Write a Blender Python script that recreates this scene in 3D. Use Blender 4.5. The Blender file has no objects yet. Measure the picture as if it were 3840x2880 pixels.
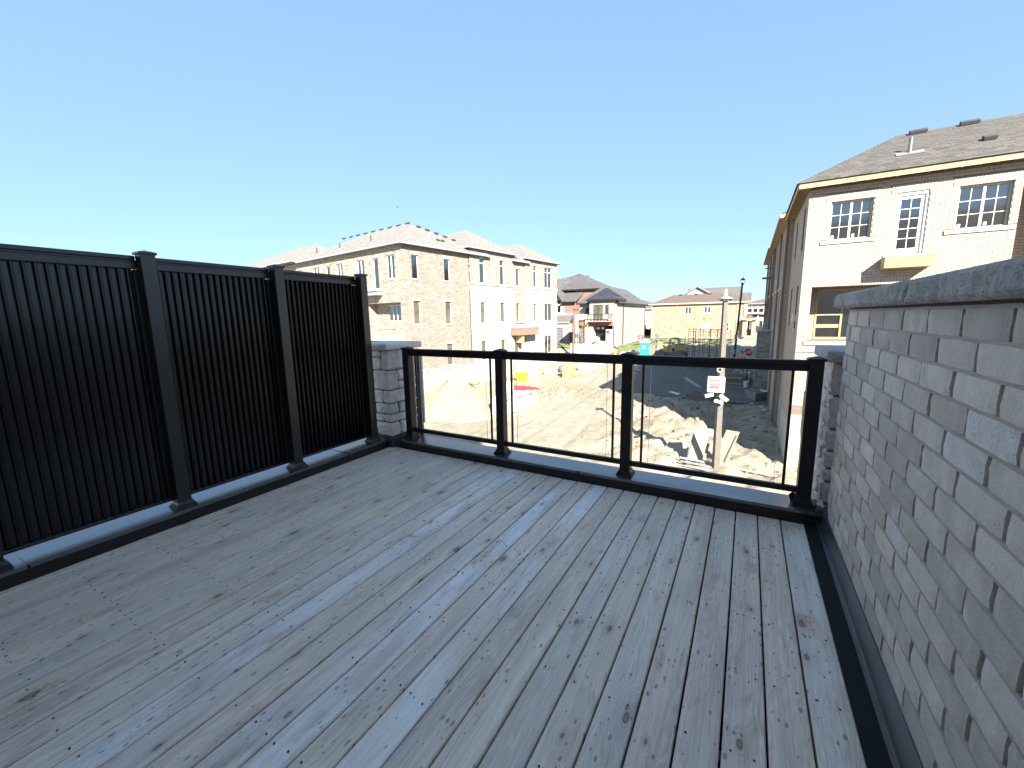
import bpy, bmesh, math, random
from mathutils import Vector, Matrix, noise
random.seed(7)
R = math.radians
PI = math.pi
scn = bpy.context.scene
COL = scn.collection

# ------------------------------------------------------------------ camera
CAM = Vector((-0.4432, -3.4451, 1.5176))
cam = bpy.data.cameras.new('camera')
cam.sensor_width = 36.0
cam.sensor_fit = 'HORIZONTAL'
cam.lens = 36.0 * 1535.8 / 3840.0
cam.clip_start = 0.05
cam.clip_end = 4000
camo = bpy.data.objects.new('camera', cam)
COL.objects.link(camo)
r_ = Vector((0.8686425, 0.49510274, -0.01826148))
u_ = Vector((-0.06334839, 0.14754842, 0.98702403))
f_ = Vector((-0.49137276, 0.85621419, -0.15953079))
camo.matrix_world = Matrix(((r_.x, u_.x, -f_.x, CAM.x), (r_.y, u_.y, -f_.y, CAM.y), (r_.z, u_.z, -f_.z, CAM.z), (0, 0, 0, 1)))
scn.camera = camo

# ------------------------------------------------------------------ world, sun, exposure
SUN_EL = R(31.0)
LD = Vector((-0.67, 0.742, 0)).normalized()            # horizontal travel of the light
TOSUN = Vector((-LD.x * math.cos(SUN_EL), -LD.y * math.cos(SUN_EL), math.sin(SUN_EL)))
w = bpy.data.worlds.new('World')
scn.world = w
w.use_nodes = True
nt = w.node_tree
bg = nt.nodes['Background']
sky = nt.nodes.new('ShaderNodeTexSky')
sky.sky_type = 'NISHITA'
sky.sun_disc = False
sky.sun_elevation = SUN_EL
sky.sun_rotation = math.atan2(TOSUN.x, TOSUN.y)
sky.altitude = 200
sky.air_density = 0.7
sky.dust_density = 0.0
sky.ozone_density = 1.6
gam = nt.nodes.new('ShaderNodeGamma'); gam.inputs[1].default_value = 0.36      # evens the sky out the way the phone's exposure does
nt.links.new(sky.outputs[0], gam.inputs[0])
tin = nt.nodes.new('ShaderNodeMix'); tin.data_type = 'RGBA'; tin.blend_type = 'MULTIPLY'; tin.inputs[0].default_value = 1.0
tin.inputs[7].default_value = (0.545, 0.745, 0.95, 1)
nt.links.new(gam.outputs[0], tin.inputs[6])
nt.links.new(tin.outputs[2], bg.inputs[0])
bg.inputs[1].default_value = 0.15
sl = bpy.data.lights.new('sun', 'SUN')
sl.energy = 4.0
sl.angle = R(0.53)
sl.color = (1.0, 0.93, 0.82)
so = bpy.data.objects.new('sun', sl)
COL.objects.link(so)
so.rotation_mode = 'QUATERNION'
so.rotation_quaternion = TOSUN.to_track_quat('Z', 'Y')
scn.view_settings.view_transform = 'Standard'
scn.view_settings.look = 'None'
scn.view_settings.exposure = 2.3
scn.view_settings.gamma = 1.0
scn.render.engine = 'CYCLES'
scn.cycles.max_bounces = 8
scn.cycles.transparent_max_bounces = 16

# ------------------------------------------------------------------ helpers
ORG = {}


def tag(o, label=None, cat=None, group=None, kind=None):
    if label: o['label'] = label
    if cat: o['category'] = cat
    if group: o['group'] = group
    if kind: o['kind'] = kind
    return o


def thing(name, label, cat, loc=(0, 0, 0), rotz=0.0, group=None, local=False):
    o = bpy.data.objects.new(name, None)
    COL.objects.link(o)
    o.empty_display_size = 0.2
    o.location = loc
    o.rotation_euler = (0, 0, rotz)
    tag(o, label, cat, group)
    ORG[o.name] = None if local else (Matrix.Translation(Vector(loc)) @ Matrix.Rotation(rotz, 4, 'Z')).inverted()
    return o


def link(name, me, mat, parent=None, label=None, kind=None):
    o = bpy.data.objects.new(name, me)
    COL.objects.link(o)
    if mat is not None and len(me.materials) == 0:
        for m in (mat if isinstance(mat, (list, tuple)) else [mat]):
            me.materials.append(m)
    if parent is not None:
        o.parent = parent
        ORG[o.name] = ORG.get(parent.name)
    if label: o['label'] = label
    if kind: o['kind'] = kind
    return o


class MB:
    def __init__(s):
        s.v = []; s.f = []; s.uv = []; s.mi = []; s.m = 0

    def face(s, pts, uv=None):
        n = len(s.v)
        s.v += [tuple(p) for p in pts]
        s.f.append(tuple(range(n, n + len(pts))))
        s.uv.append(uv if uv else [(0, 0)] * len(pts))
        s.mi.append(s.m)

    def hexa(s, p):
        # p: 8 points, bottom ring 0-3 (ccw from above), top ring 4-7
        n = len(s.v)
        s.v += [tuple(q) for q in p]
        for f in ((3, 2, 1, 0), (4, 5, 6, 7), (0, 1, 5, 4), (1, 2, 6, 5), (2, 3, 7, 6), (3, 0, 4, 7)):
            s.f.append(tuple(n + i for i in f))
            s.uv.append([(0, 0)] * 4)
            s.mi.append(s.m)

    def box(s, x0, y0, z0, x1, y1, z1, ch=0.0):
        if x0 > x1: x0, x1 = x1, x0
        if y0 > y1: y0, y1 = y1, y0
        if z0 > z1: z0, z1 = z1, z0
        if ch <= 0:
            s.hexa([(x0, y0, z0), (x1, y0, z0), (x1, y1, z0), (x0, y1, z0), (x0, y0, z1), (x1, y0, z1), (x1, y1, z1), (x0, y1, z1)])
        else:
            s.chbox(Vector((x0, y0, z0)), Vector((x1 - x0, 0, 0)), Vector((0, y1 - y0, 0)), Vector((0, 0, z1 - z0)), ch)

    def chbox(s, O, A, B, C, ch):
        """box from corner O along A, B, C (right handed) with chamfered edges"""
        O, A, B, C = map(Vector, (O, A, B, C))
        la, lb, lc = A.length, B.length, C.length
        a, b, c = A / la, B / lb, C / lc
        ch = min(ch, la * .45, lb * .45, lc * .45)
        idx = {}
        base = len(s.v)
        for i in (0, 1):
            for j in (0, 1):
                for k in (0, 1):
                    for ax in (0, 1, 2):
                        px = (la if i else 0) + (0 if ax == 0 else (ch if not i else -ch))
                        py = (lb if j else 0) + (0 if ax == 1 else (ch if not j else -ch))
                        pz = (lc if k else 0) + (0 if ax == 2 else (ch if not k else -ch))
                        idx[(i, j, k, ax)] = len(s.v)
                        s.v.append(tuple(O + a * px + b * py + c * pz))

        def F(*q):
            s.f.append(tuple(q)); s.uv.append([(0, 0)] * len(q)); s.mi.append(s.m)
        g = lambda i, j, k, ax: idx[(i, j, k, ax)]
        F(g(0, 0, 0, 0), g(0, 0, 1, 0), g(0, 1, 1, 0), g(0, 1, 0, 0))
        F(g(1, 0, 0, 0), g(1, 1, 0, 0), g(1, 1, 1, 0), g(1, 0, 1, 0))
        F(g(0, 0, 0, 1), g(1, 0, 0, 1), g(1, 0, 1, 1), g(0, 0, 1, 1))
        F(g(0, 1, 0, 1), g(0, 1, 1, 1), g(1, 1, 1, 1), g(1, 1, 0, 1))
        F(g(0, 0, 0, 2), g(0, 1, 0, 2), g(1, 1, 0, 2), g(1, 0, 0, 2))
        F(g(0, 0, 1, 2), g(1, 0, 1, 2), g(1, 1, 1, 2), g(0, 1, 1, 2))
        for j in (0, 1):
            for k in (0, 1):
                q = [g(0, j, k, 1), g(1, j, k, 1), g(1, j, k, 2), g(0, j, k, 2)]
                F(*(q if (j == k) == False else q[::-1]))
        for i in (0, 1):
            for k in (0, 1):
                q = [g(i, 0, k, 0), g(i, 1, k, 0), g(i, 1, k, 2), g(i, 0, k, 2)]
                F(*(q if (i == k) else q[::-1]))
        for i in (0, 1):
            for j in (0, 1):
                q = [g(i, j, 0, 0), g(i, j, 1, 0), g(i, j, 1, 1), g(i, j, 0, 1)]
                F(*(q if (i == j) == False else q[::-1]))
        for i in (0, 1):
            for j in (0, 1):
                for k in (0, 1):
                    q = [g(i, j, k, 0), g(i, j, k, 1), g(i, j, k, 2)]
                    F(*(q if (i + j + k) % 2 else q[::-1]))

    def bar(s, a, b, w, h=None, up=(0, 0, 1)):
        """square bar between two points"""
        a, b = Vector(a), Vector(b)
        h = w if h is None else h
        d = (b - a).normalized()
        up = Vector(up)
        if abs(d.dot(up)) > .98: up = Vector((0, 1, 0))
        x = d.cross(up).normalized() * w / 2
        y = x.cross(d).normalized() * h / 2
        s.hexa([a - x - y, a + x - y, b + x - y, b - x - y, a - x + y, a + x + y, b + x + y, b - x + y])

    def cyl(s, a, b, r0, r1=None, n=10, caps=True):
        a, b = Vector(a), Vector(b)
        r1 = r0 if r1 is None else r1
        d = (b - a).normalized()
        up = Vector((0, 0, 1)) if abs(d.z) < .95 else Vector((1, 0, 0))
        x = d.cross(up).normalized(); y = d.cross(x)
        n0 = len(s.v)
        for P, r in ((a, r0), (b, r1)):
            for i in range(n):
                t = 2 * PI * i / n
                s.v.append(tuple(P + x * math.cos(t) * r + y * math.sin(t) * r))
        for i in range(n):
            j = (i + 1) % n
            s.f.append((n0 + i, n0 + n + i, n0 + n + j, n0 + j)); s.uv.append([(0, 0)] * 4); s.mi.append(s.m)
        if caps:
            s.f.append(tuple(n0 + i for i in range(n))); s.uv.append([(0, 0)] * n); s.mi.append(s.m)
            s.f.append(tuple(n0 + n + n - 1 - i for i in range(n))); s.uv.append([(0, 0)] * n); s.mi.append(s.m)

    def tube(s, pts, r, n=8):
        for a, b in zip(pts, pts[1:]): s.cyl(a, b, r, r, n)

    def lathe(s, c, prof, n=16, axis='z'):
        c = Vector(c)
        n0 = len(s.v)
        for r, z in prof:
            for i in range(n):
                t = 2 * PI * i / n
                if axis == 'z': q = (r * math.cos(t), r * math.sin(t), z)
                elif axis == 'x': q = (z, r * math.cos(t), r * math.sin(t))
                else: q = (r * math.cos(t), z, r * math.sin(t))
                s.v.append(tuple(c + Vector(q)))
        for k in range(len(prof) - 1):
            for i in range(n):
                j = (i + 1) % n
                s.f.append((n0 + k * n + i, n0 + k * n + j, n0 + (k + 1) * n + j, n0 + (k + 1) * n + i)); s.uv.append([(0, 0)] * 4); s.mi.append(s.m)
        s.f.append(tuple(n0 + i for i in range(n))[::-1]); s.uv.append([(0, 0)] * n); s.mi.append(s.m)
        s.f.append(tuple(n0 + (len(prof) - 1) * n + i for i in range(n))); s.uv.append([(0, 0)] * n); s.mi.append(s.m)

    def prism(s, poly, a, b):
        """polygon of 3d points extruded by the vector b-a"""
        d = Vector(b) - Vector(a)
        p = [Vector(q) for q in poly]
        s.face(p[::-1]); s.face([q + d for q in p])
        for i in range(len(p)):
            j = (i + 1) % len(p)
            s.face([p[i], p[j], p[j] + d, p[i] + d])

    def mesh(s, name, org=None, smooth=False):
        me = bpy.data.meshes.new(name)
        v = s.v
        if org is not None: v = [tuple(org @ Vector(q)) for q in v]
        me.from_pydata(v, [], s.f)
        uvl = me.uv_layers.new(name='UVMap')
        flat = []
        for uv in s.uv:
            for q in uv: flat += [q[0], q[1]]
        uvl.data.foreach_set('uv', flat)
        if any(s.mi): me.polygons.foreach_set('material_index', s.mi)
        if smooth: me.polygons.foreach_set('use_smooth', [True] * len(me.polygons))
        me.update()
        return me

    def fixn(s, me):
        bm = bmesh.new(); bm.from_mesh(me)
        bmesh.ops.recalc_face_normals(bm, faces=bm.faces)
        bm.to_mesh(me); bm.free()

    def build(s, name, mat, parent=None, smooth=False, label=None, kind=None, fix=True):
        me = s.mesh(name, ORG.get(parent.name) if parent is not None else None, smooth)
        if fix: s.fixn(me)
        return link(name, me, mat, parent, label, kind)


# ------------------------------------------------------------------ materials
def newmat(name):
    m = bpy.data.materials.new(name)
    m.use_nodes = True
    nt = m.node_tree
    return m, nt, nt.nodes['Principled BSDF'], nt.nodes, nt.links


def ramp(nodes, stops, interp='LINEAR'):
    n = nodes.new('ShaderNodeValToRGB')
    cr = n.color_ramp
    cr.interpolation = interp
    while len(cr.elements) > 1: cr.elements.remove(cr.elements[-1])
    cr.elements[0].position = stops[0][0]; cr.elements[0].color = (*stops[0][1], 1)
    for p, c in stops[1:]:
        e = cr.elements.new(p); e.color = (*c, 1)
    return n


def g3(v): return (v, v, v)


def noise_n(nodes, links, vec, scale, detail=4, rough=.55, dist=0.0):
    n = nodes.new('ShaderNodeTexNoise')
    n.inputs['Scale'].default_value = scale
    n.inputs['Detail'].default_value = detail
    n.inputs['Roughness'].default_value = rough
    n.inputs['Distortion'].default_value = dist
    if vec is not None: links.new(vec, n.inputs['Vector'])
    return n


def mixc(nodes, links, a, b, fac, mode='MIX'):
    n = nodes.new('ShaderNodeMix')
    n.data_type = 'RGBA'; n.blend_type = mode
    for sock, val in ((n.inputs[0], fac), (n.inputs[6], a), (n.inputs[7], b)):
        if isinstance(val, (int, float)): sock.default_value = val
        elif isinstance(val, tuple): sock.default_value = (*val, 1)
        else: links.new(val, sock)
    return n.outputs[2]


def math_n(nodes, links, op, a, b=0.0, c=None):
    n = nodes.new('ShaderNodeMath'); n.operation = op
    for i, v in enumerate((a, b, c)):
        if v is None: continue
        if isinstance(v, (int, float)): n.inputs[i].default_value = v
        else: links.new(v, n.inputs[i])
    return n.outputs[0]


def bump(nodes, links, bsdf, height, strength=.3, dist=.02):
    b = nodes.new('ShaderNodeBump')
    b.inputs['Strength'].default_value = strength
    b.inputs['Distance'].default_value = dist
    links.new(height, b.inputs['Height'])
    links.new(b.outputs[0], bsdf.inputs['Normal'])
    return b


def plain(name, col, rough=.6, var=.12, scale=6.0, metal=0.0, bmp=.0, bscale=60, ior=1.45, coat=0.0, rand=0.0):
    """a painted / moulded / cast surface: base colour with mottling, roughness variation and fine relief"""
    m, nt, b, N, L = newmat(name)
    tc = N.new('ShaderNodeTexCoord')
    n = noise_n(N, L, tc.outputs['Object'], scale, 5, .6)
    lo = tuple(c * (1 - var) for c in col); hi = tuple(min(1, c * (1 + var)) for c in col)
    rp = ramp(N, [(.3, lo), (.7, hi)])
    L.new(n.outputs['Fac'], rp.inputs[0])
    c = rp.outputs[0]
    if rand > 0:
        oi = N.new('ShaderNodeObjectInfo')
        rr = ramp(N, [(0, g3(1 - rand)), (1, g3(1 + rand))])
        L.new(oi.outputs['Random'], rr.inputs[0])
        c = mixc(N, L, c, rr.outputs[0], 1.0, 'MULTIPLY')
    L.new(c, b.inputs['Base Color'])
    n2 = noise_n(N, L, tc.outputs['Object'], bscale, 3, .6)
    rr2 = N.new('ShaderNodeMapRange')
    rr2.inputs[3].default_value = max(0, rough - .08); rr2.inputs[4].default_value = min(1, rough + .1)
    L.new(n.outputs['Fac'], rr2.inputs[0]); L.new(rr2.outputs[0], b.inputs['Roughness'])
    b.inputs['Metallic'].default_value = metal
    b.inputs['IOR'].default_value = ior
    b.inputs['Coat Weight'].default_value = coat
    if bmp > 0: bump(N, L, b, n2.outputs['Fac'], bmp, .01)
    return m


def brickmat(name, c1, c2, mortar, bw=.26, bh=.09, ms=.011, var=.25, stretch=1.0, bmp=.5, third=None):
    m, nt, b, N, L = newmat(name)
    uv = N.new('ShaderNodeUVMap')
    bt = N.new('ShaderNodeTexBrick')
    bt.inputs['Scale'].default_value = 1.0
    bt.inputs['Brick Width'].default_value = bw
    bt.inputs['Row Height'].default_value = bh
    bt.inputs['Mortar Size'].default_value = ms
    bt.inputs['Mortar Smooth'].default_value = .15
    bt.inputs['Bias'].default_value = 0
    bt.inputs['Color1'].default_value = (*c1, 1)
    bt.inputs['Color2'].default_value = (*c2, 1)
    bt.inputs['Mortar'].default_value = (*mortar, 1)
    L.new(uv.outputs[0], bt.inputs['Vector'])
    # each brick gets a tone of its own from a noise sampled in brick sized cells
    mp = N.new('ShaderNodeMapping'); mp.inputs['Scale'].default_value = (1 / bw * .9, 1 / bh * .9, 1)
    L.new(uv.outputs[0], mp.inputs[0])
    n = noise_n(N, L, mp.outputs[0], 1.1, 2, .5)
    rp = ramp(N, [(.33, g3(1 - var)), (.5, g3(1.0)), (.68, g3(1 + var * .6))])
    L.new(n.outputs['Fac'], rp.inputs[0])
    c = mixc(N, L, bt.outputs['Color'], rp.outputs[0], 1.0, 'MULTIPLY')
    if third:
        n3 = noise_n(N, L, mp.outputs[0], .55, 1, .4)
        r3 = ramp(N, [(.56, g3(0)), (.62, g3(1))])
        L.new(n3.outputs['Fac'], r3.inputs[0])
        inv = math_n(N, L, 'SUBTRACT', 1.0, bt.outputs['Fac'])
        c = mixc(N, L, c, third, math_n(N, L, 'MULTIPLY', r3.outputs[0], inv))
    big = noise_n(N, L, uv.outputs[0], .8, 5, .65)
    rb = ramp(N, [(.3, g3(.88)), (.7, g3(1.08))])
    L.new(big.outputs['Fac'], rb.inputs[0])
    c = mixc(N, L, c, rb.outputs[0], 1.0, 'MULTIPLY')
    L.new(c, b.inputs['Base Color'])
    b.inputs['Roughness'].default_value = .88
    inv2 = math_n(N, L, 'SUBTRACT', 1.0, bt.outputs['Fac'])
    fine = noise_n(N, L, uv.outputs[0], 90, 3, .6)
    h = math_n(N, L, 'MULTIPLY_ADD', fine.outputs['Fac'], .15, inv2)
    bump(N, L, b, h, bmp, .012)
    return m


def shinglemat(name, c1, c2, uvm=True, tab=.30, row=.143):
    m, nt, b, N, L = newmat(name)
    uv = N.new('ShaderNodeUVMap')
    bt = N.new('ShaderNodeTexBrick')
    bt.inputs['Scale'].default_value = 1.0
    bt.inputs['Brick Width'].default_value = tab
    bt.inputs['Row Height'].default_value = row
    bt.inputs['Mortar Size'].default_value = .008
    bt.inputs['Color1'].default_value = (*c1, 1)
    bt.inputs['Color2'].default_value = (*c2, 1)
    bt.inputs['Mortar'].default_value = (*[x * .55 for x in c1], 1)
    L.new(uv.outputs[0], bt.inputs['Vector'])
    mp = N.new('ShaderNodeMapping'); mp.inputs['Scale'].default_value = (1 / tab, 1 / row * .8, 1)
    L.new(uv.outputs[0], mp.inputs[0])
    n = noise_n(N, L, mp.outputs[0], .9, 3, .6)
    rp = ramp(N, [(.3, g3(.7)), (.7, g3(1.3))])
    L.new(n.outputs['Fac'], rp.inputs[0])
    c = mixc(N, L, bt.outputs['Color'], rp.outputs[0], 1.0, 'MULTIPLY')
    gr = noise_n(N, L, uv.outputs[0], 160, 2, .5)
    rg = ramp(N, [(.3, g3(.8)), (.7, g3(1.2))]); L.new(gr.outputs['Fac'], rg.inputs[0])
    c = mixc(N, L, c, rg.outputs[0], 1.0, 'MULTIPLY')
    L.new(c, b.inputs['Base Color'])
    b.inputs['Roughness'].default_value = .95
    bump(N, L, b, math_n(N, L, 'SUBTRACT', 1.0, bt.outputs['Fac']), .5, .01)
    return m


def stone_mat(name, col, var=.22, rough=.85, s1=9, s2=45, bs=.7, bd=.02, rand=.1, pits=False, blotch=None):
    """split-face cast stone"""
    m, nt, b, N, L = newmat(name)
    tc = N.new('ShaderNodeTexCoord')
    oi = N.new('ShaderNodeObjectInfo')
    va = N.new('ShaderNodeVectorMath'); va.operation = 'MULTIPLY_ADD'
    L.new(oi.outputs['Random'], va.inputs[0]); va.inputs[1].default_value = (37, 19, 53)
    L.new(tc.outputs['Object'], va.inputs[2])
    v = va.outputs[0]
    n1 = noise_n(N, L, v, s1, 8, .65, .4)
    n2 = noise_n(N, L, v, s2, 6, .7)
    lo = tuple(c * (1 - var) for c in col); hi = tuple(min(1, c * (1 + var)) for c in col)
    rp = ramp(N, [(.3, lo), (.55, col), (.72, hi)])
    L.new(n1.outputs['Fac'], rp.inputs[0])
    rr = ramp(N, [(0, g3(1 - rand)), (1, g3(1 + rand))]); L.new(oi.outputs['Random'], rr.inputs[0])
    c = mixc(N, L, rp.outputs[0], rr.outputs[0], 1.0, 'MULTIPLY')
    r2 = ramp(N, [(.25, g3(.7)), (.5, g3(1)), (.8, g3(1.15))]); L.new(n2.outputs['Fac'], r2.inputs[0])
    c = mixc(N, L, c, r2.outputs[0], .8, 'MULTIPLY')
    if blotch:
        nb = noise_n(N, L, v, 3.0, 3, .6)
        rb = ramp(N, [(.55, g3(0)), (.66, g3(1))]); L.new(nb.outputs['Fac'], rb.inputs[0])
        c = mixc(N, L, c, blotch, math_n(N, L, 'MULTIPLY', rb.outputs[0], .55))
    L.new(c, b.inputs['Base Color'])
    b.inputs['Roughness'].default_value = rough
    h = math_n(N, L, 'MULTIPLY_ADD', n2.outputs['Fac'], .4, n1.outputs['Fac'])
    if pits:
        vo = N.new('ShaderNodeTexVoronoi'); vo.inputs['Scale'].default_value = 60
        L.new(v, vo.inputs['Vector'])
        rv = ramp(N, [(.12, g3(0)), (.3, g3(1))]); L.new(vo.outputs['Distance'], rv.inputs[0])
        h = math_n(N, L, 'MULTIPLY_ADD', rv.outputs[0], .25, h)
    bump(N, L, b, h, bs, bd)
    return m


def wood_deck():
    m, nt, b, N, L = newmat('weathered_deck_wood')
    tc = N.new('ShaderNodeTexCoord'); oi = N.new('ShaderNodeObjectInfo')
    va = N.new('ShaderNodeVectorMath'); va.operation = 'MULTIPLY_ADD'
    L.new(oi.outputs['Random'], va.inputs[0]); va.inputs[1].default_value = (31, 77, 13)
    L.new(tc.outputs['Object'], va.inputs[2])
    V = va.outputs[0]

    def mp(sc):
        n = N.new('ShaderNodeMapping'); n.inputs['Scale'].default_value = sc
        L.new(V, n.inputs[0]); return n.outputs[0]
    # knots: stretched voronoi cells
    vo = N.new('ShaderNodeTexVoronoi'); vo.inputs['Scale'].default_value = 1; vo.inputs['Randomness'].default_value = 1
    vo.voronoi_dimensions = '2D'
    L.new(mp((6.5, 3.1, 1)), vo.inputs['Vector'])
    d = vo.outputs['Distance']
    # second family: small pin knots and nail like specks
    vo2 = N.new('ShaderNodeTexVoronoi'); vo2.voronoi_dimensions = '2D'
    L.new(mp((17, 9.5, 1)), vo2.inputs['Vector'])
    d2 = vo2.outputs['Distance']
    cellr = N.new('ShaderNodeSeparateColor'); L.new(vo.outputs['Color'], cellr.inputs[0])
    dsc = math_n(N, L, 'MULTIPLY_ADD', cellr.outputs[2], 1.0, .6)
    cellr2 = N.new('ShaderNodeSeparateColor'); L.new(vo2.outputs['Color'], cellr2.inputs[0])
    keep = math_n(N, L, 'GREATER_THAN', cellr.outputs[0], .66)
    keep2 = math_n(N, L, 'GREATER_THAN', cellr2.outputs[1], .80)
    # grain: bands along the board, bent round the knots
    sep = N.new('ShaderNodeSeparateXYZ'); L.new(V, sep.inputs[0])
    wn = noise_n(N, L, mp((4.2, .65, 1)), 1.5, 3, .5)
    infl = ramp(N, [(0, g3(1)), (.17, g3(.5)), (.5, g3(0))], 'EASE'); L.new(d, infl.inputs[0])
    inflk = math_n(N, L, 'MULTIPLY', infl.outputs[0], keep)
    gx = math_n(N, L, 'MULTIPLY_ADD', wn.outputs['Fac'], .34, sep.outputs[0])
    gx = math_n(N, L, 'MULTIPLY_ADD', inflk, .09, gx)
    gph = math_n(N, L, 'MULTIPLY', gx, 430.0)
    ring = math_n(N, L, 'MULTIPLY', d, 105.0)
    ph = N.new('ShaderNodeMix'); ph.data_type = 'FLOAT'
    rk = ramp(N, [(0, g3(1)), (.2, g3(1)), (.34, g3(0))]); L.new(d, rk.inputs[0])
    L.new(math_n(N, L, 'MULTIPLY', rk.outputs[0], keep), ph.inputs[0]); L.new(gph, ph.inputs[2]); L.new(ring, ph.inputs[3])
    gs = math_n(N, L, 'SINE', ph.outputs[0])
    gs = math_n(N, L, 'MULTIPLY_ADD', gs, .5, .5)
    gmask = noise_n(N, L, mp((9, .8, 1)), 1.0, 2, .5)
    rgm = ramp(N, [(.35, g3(.15)), (.62, g3(1))]); L.new(gmask.outputs['Fac'], rgm.inputs[0])
    fibre = noise_n(N, L, mp((170, 4.5, 1)), 1.0, 4, .65)
    streak = noise_n(N, L, mp((26, .9, 1)), 1.0, 4, .6)
    patch = noise_n(N, L, mp((6.0, 1.1, 1)), 1.0, 5, .6)
    # base tone: grey brown, each board its own
    base = ramp(N, [(0, (.70, .57, .455)), (.2, (.77, .64, .51)), (.4, (.70, .60, .50)), (.6, (.78, .65, .52)), (.8, (.72, .61, .51)), (1, (.77, .665, .55))])
    L.new(oi.outputs['Random'], base.inputs[0])
    pr = ramp(N, [(.3, (.84, .85, .88)), (.5, (1.02, 1.02, 1.02)), (.72, (1.16, 1.13, 1.10))]); L.new(patch.outputs['Fac'], pr.inputs[0])
    c = mixc(N, L, base.outputs[0], pr.outputs[0], 1.0, 'MULTIPLY')
    sr = ramp(N, [(.3, g3(.86)), (.7, g3(1.12))]); L.new(streak.outputs['Fac'], sr.inputs[0])
    c = mixc(N, L, c, sr.outputs[0], 1.0, 'MULTIPLY')
    fr = ramp(N, [(.28, g3(.80)), (.5, g3(1.04)), (.72, g3(1.14))]); L.new(fibre.outputs['Fac'], fr.inputs[0])
    c = mixc(N, L, c, fr.outputs[0], 1.0, 'MULTIPLY')
    gf = math_n(N, L, 'MULTIPLY', gs, rgm.outputs[0])
    c = mixc(N, L, c, (.38, .28, .21), math_n(N, L, 'MULTIPLY', gf, .36))
    # bleached sheets of pale wood on some boards
    bl = noise_n(N, L, mp((8.0, 1.0, 1)), 1.0, 5, .66, .4)
    br = ramp(N, [(.43, g3(.08)), (.53, g3(.65)), (.64, g3(1))]); L.new(bl.outputs['Fac'], br.inputs[0])
    oc = N.new('ShaderNodeSeparateColor'); L.new(oi.outputs['Color'], oc.inputs[0])
    rsel = oc.outputs[0]
    frag = ramp(N, [(.34, g3(.45)), (.52, g3(1))]); L.new(fibre.outputs['Fac'], frag.inputs[0])
    blm = math_n(N, L, 'MULTIPLY', math_n(N, L, 'MULTIPLY', math_n(N, L, 'MULTIPLY', br.outputs[0], rsel), .95), frag.outputs[0])
    c = mixc(N, L, c, (.93, .92, .90), blm)
    ck = noise_n(N, L, mp((60, 2.2, 1)), 1.0, 5, .75, .3)
    ckr = ramp(N, [(.66, g3(0)), (.72, g3(.7))]); L.new(ck.outputs['Fac'], ckr.inputs[0])
    c = mixc(N, L, c, (.20, .15, .12), ckr.outputs[0])
    st = noise_n(N, L, mp((7.5, 2.4, 1)), 1.0, 5, .65, .5)
    stt = ramp(N, [(.56, g3(0)), (.70, g3(.6))]); L.new(st.outputs['Fac'], stt.inputs[0])
    c = mixc(N, L, c, (.40, .285, .215), stt.outputs[0])
    # knots
    kr = ramp(N, [(.0, g3(.75)), (.03, g3(.55)), (.05, g3(.95)), (.065, g3(.9)), (.080, g3(.12)), (.095, g3(0))]); L.new(math_n(N, L, 'MULTIPLY', math_n(N, L, 'MULTIPLY_ADD', fibre.outputs['Fac'], .03, d), dsc), kr.inputs[0])
    k = math_n(N, L, 'MULTIPLY', kr.outputs[0], keep)
    hal = ramp(N, [(.05, g3(.42)), (.22, g3(0))]); L.new(math_n(N, L, 'MULTIPLY', d, dsc), hal.inputs[0])
    c = mixc(N, L, c, (.36, .23, .15), math_n(N, L, 'MULTIPLY', hal.outputs[0], keep))
    c = mixc(N, L, c, (.12, .08, .058), math_n(N, L, 'MULTIPLY', k, .8))
    k2r = ramp(N, [(.055, g3(1)), (.085, g3(0))]); L.new(math_n(N, L, 'MULTIPLY', d2, math_n(N, L, 'MULTIPLY_ADD', cellr2.outputs[0], 1.2, .6)), k2r.inputs[0])
    c = mixc(N, L, c, (.055, .045, .040), math_n(N, L, 'MULTIPLY', math_n(N, L, 'MULTIPLY', k2r.outputs[0], keep2), .75))
    vo3 = N.new('ShaderNodeTexVoronoi'); vo3.voronoi_dimensions = '2D'; vo3.inputs['Scale'].default_value = 1
    L.new(mp((42, 20, 1)), vo3.inputs['Vector'])
    c3 = N.new('ShaderNodeSeparateColor'); L.new(vo3.outputs['Color'], c3.inputs[0])
    dens = noise_n(N, L, mp((3.5, 2.2, 1)), 1.0, 2, .5)
    k3 = math_n(N, L, 'GREATER_THAN', math_n(N, L, 'MULTIPLY_ADD', dens.outputs['Fac'], .9, c3.outputs[0]), 1.33)
    r3 = ramp(N, [(.14, g3(1)), (.26, g3(0))]); L.new(math_n(N, L, 'MULTIPLY', vo3.outputs['Distance'], math_n(N, L, 'MULTIPLY_ADD', c3.outputs[1], 1.3, .7)), r3.inputs[0])
    c = mixc(N, L, c, (.17, .135, .115), math_n(N, L, 'MULTIPLY', math_n(N, L, 'MULTIPLY', r3.outputs[0], k3), .7))
    # smudges
    sm = noise_n(N, L, mp((11, 7, 1)), 1.0, 6, .7, .8)
    smr = ramp(N, [(.63, g3(0)), (.76, g3(.45))]); L.new(sm.outputs['Fac'], smr.inputs[0])
    c = mixc(N, L, c, (.24, .18, .14), smr.outputs[0])
    L.new(c, b.inputs['Base Color'])
    rm = N.new('ShaderNodeMapRange'); rm.inputs[3].default_value = .62; rm.inputs[4].default_value = .38
    L.new(blm, rm.inputs[0]); L.new(rm.outputs[0], b.inputs['Roughness'])
    h = math_n(N, L, 'MULTIPLY_ADD', gf, -.5, fibre.outputs['Fac'])
    h = math_n(N, L, 'MULTIPLY_ADD', k, -.5, h)
    bump(N, L, b, h, .32, .004)
    return m


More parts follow.
